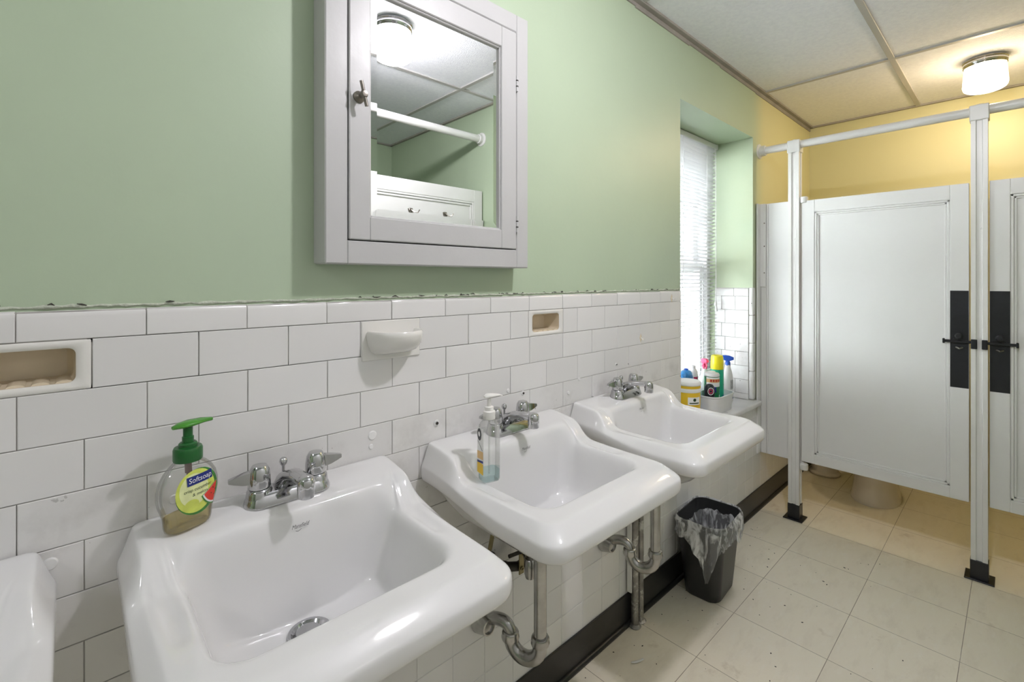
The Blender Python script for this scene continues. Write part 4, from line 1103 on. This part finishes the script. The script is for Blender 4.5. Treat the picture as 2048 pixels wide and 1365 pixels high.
def trigger(par, z, mhead, rz=0):
    T = Matrix.Translation((0, 0, z)) @ Matrix.Rotation(rz, 4, 'Z')
    b = MB().lathe([(.0135, -.014), (.0135, .004), (.010, .008), (.009, .014)], 16, T=T)
    b.rings([[(x, -w2, z0), (x, w2, z0), (x, w2*.8, z1), (x, -w2*.8, z1)] for x, w2, z0, z1 in ((-.030, .008, .020, .032), (-.010, .011, .012, .040), (.012, .011, .012, .042), (.028, .009, .022, .040), (.040, .007, .026, .036))], 0, True, True, True, T)
    b.tube([T @ Vector((.022, 0, .020)), T @ Vector((.030, 0, .004)), T @ Vector((.022, 0, -.012))], .004, 8)
    return b.build('trigger_head', mhead, par, 40, merge=False)
ws = stand('spray_bottle', 'white spray bottle with a blue trigger at the right end of the window sill', 'spray bottle', 2.665, .088)
b = MB(); b.rings([soft_ring(.030, .021, 0), soft_ring(.034, .024, .005), soft_ring(.034, .024, .125), soft_ring(.031, .022, .150), soft_ring(.0225, .018, .172), soft_ring(.014, .014, .190), soft_ring(.013, .013, .205)], 0, True, True); b.build('body', 'whitep', ws, 50)
lb = MB()
for z0, z1, mi in ((.075, .125, 1), (.032, .060, 1), (.020, .030, 0)):
    V = []
    for i in range(7):
        x = -.018+.036*i/6; y = -.0246*(1-(abs(x)/.0345)**2.25)**(1/2.25); V += [(x, y, z0), (x, y, z1)]
    lb.add(V, [(2*i, 2*i+2, 2*i+3, 2*i+1) for i in range(6)], mi)
lb.build('label', ['navy', 'greyl'], ws, 0, merge=False)
trigger(ws, .215, 'blue', radians(113))
pk = stand('spray_bottle', 'white spray bottle with a pink trigger standing behind the green canister', 'spray bottle', 2.535, .160)
b = MB(); b.rings([soft_ring(.028, .020, 0), soft_ring(.032, .023, .005), soft_ring(.032, .023, .120), soft_ring(.020, .017, .160), soft_ring(.013, .013, .185), soft_ring(.013, .013, .200)], 0, True, True); b.build('body', 'whitep', pk, 50)
trigger(pk, .205, 'pink', radians(228))
bb = stand('cleaner_bottle', 'blue labelled bottle with rounded shoulders behind the yellow tub', 'bottle', 2.283, .138)
b = MB(); b.rings([soft_ring(.044, .025, 0), soft_ring(.048, .028, .005), soft_ring(.048, .028, .165), soft_ring(.045, .027, .185), soft_ring(.037, .025, .203), soft_ring(.024, .020, .214), soft_ring(.010, .010, .219)], 0, True, True); b.build('body', 'sky', bb, 50)
MB().lathe([(.0105, .216), (.0105, .224), (.008, .226)], 16).build('cap', 'blue', bb)

mb_ = stand('cleaner_bottle', 'white bottle with a maroon label beside the blue labelled bottle', 'bottle', 2.385, .150)
b = MB(); b.rings([soft_ring(.028, .020, 0), soft_ring(.031, .022, .005), soft_ring(.031, .022, .170), soft_ring(.026, .020, .195), soft_ring(.012, .012, .212)], 0, True, True); b.build('body', 'whitep', mb_, 50)
lb = MB()
for x0_, x1_, mi in ((-.026, .001, 0), (.004, .024, 1)):
    V = []
    for i in range(7):
        x = x0_+(x1_-x0_)*i/6; y = -.0226*(1-(abs(x)/.0315)**2.25)**(1/2.25); V += [(x, y, .150 if mi == 0 else .166), (x, y, .172 if mi == 0 else .170)]
    lb.add(V, [(2*i, 2*i+2, 2*i+3, 2*i+1) for i in range(6)], mi)
lb.build('label', ['maroon', 'navy'], mb_, 0, merge=False)
MB().lathe([(.012, .210), (.012, .226), (.010, .228)], 14).build('cap', 'whitep', mb_)

# ------------------------------------------------------------------ diamond wall hooks, floor litter
for x, z, lab in ((1.635, 1.069, 'small cream diamond-shaped stick-on hook on the tiles above the far sink'), (1.878, 1.217, 'small cream diamond-shaped stick-on hook on the top tile course by the window')):
    h = thing('wall_hook', lab, 'hook', (x, -.0005, z), 0, 'diamond stick-on hooks')
    MB().rings([[(0, y, .017*s_), (.008*s_, y, 0), (0, y, -.017*s_), (-.008*s_, y, 0)] for s_, y in ((1, 0), (1, -.0015), (.8, -.0022))], 0, False, True).build('plate', 'cream', h, 20)
    MB().tube([(0, -.002, .003), (0, -.006, -.004), (0, -.013, -.007), (0, -.015, -.001)], .0022, 8).build('hook', 'ceramic', h)
pc = MB().tube([(1.388, -.118, .004), (1.400, -.128, .0045), (1.416, -.134, .0042), (1.430, -.139, .005)], [.003, .0045, .0045, .003], 8, flat=[(.5, 1)]*4)
tag(pc.build('paint_chip', 'white', None, 40), 'curled white paint chip lying on the floor below the middle sink', 'litter')
sp = MB(); rr_ = random.Random(21)
for i in range(90):
    x = rr_.uniform(1.2, 2.7); y = -.03-abs(rr_.gauss(0, .28)); r = rr_.uniform(.0008, .0024)
    if y < -1.3: continue
    sp.lathe([(r, 0), (r*.9, r*.6), (0, r*.9)], 6, T=Matrix.Translation((x, y, 0)) @ Matrix.Rotation(rr_.uniform(0, 3), 4, 'Z') @ Matrix.Scale(rr_.uniform(.5, 2.2), 4, (1, 0, 0)))
tag(sp.build('floor_grit', 'dark', None, 0, merge=False), 'dark grit scattered over the vinyl floor tiles', 'dirt', kind='stuff')

# ------------------------------------------------------------------ outside, world, view
tag(MB().box(-12, 14, .37, 30, -1.7, -1.5).build('ground_outside', 'outw', None, 0), 'dark ground outside, below the window', 'ground')
tag(MB().box(.8, 9.5, 3.6, 3.8, -1.5, 4.4).build('neighbour_building', 'outw', None, 0), 'grey building wall outside, behind the window blind', 'building')
wd_ = bpy.data.worlds.new('overcast'); SC.world = wd_; wd_.use_nodes = True
bgn = next(n for n in wd_.node_tree.nodes if n.type == 'BACKGROUND')
bgn.inputs['Color'].default_value = (.93, .97, 1, 1); bgn.inputs['Strength'].default_value = 24.
vs = SC.view_settings
vs.view_transform = 'Standard'; vs.look = 'None'; vs.exposure = .98; vs.gamma = 1.; vs.use_curve_mapping = False
SC.cycles.use_denoising = True
SC.cycles.max_bounces = 12; SC.cycles.diffuse_bounces = 6; SC.cycles.transparent_max_bounces = 16
SC.cycles.sample_clamp_indirect = 6.
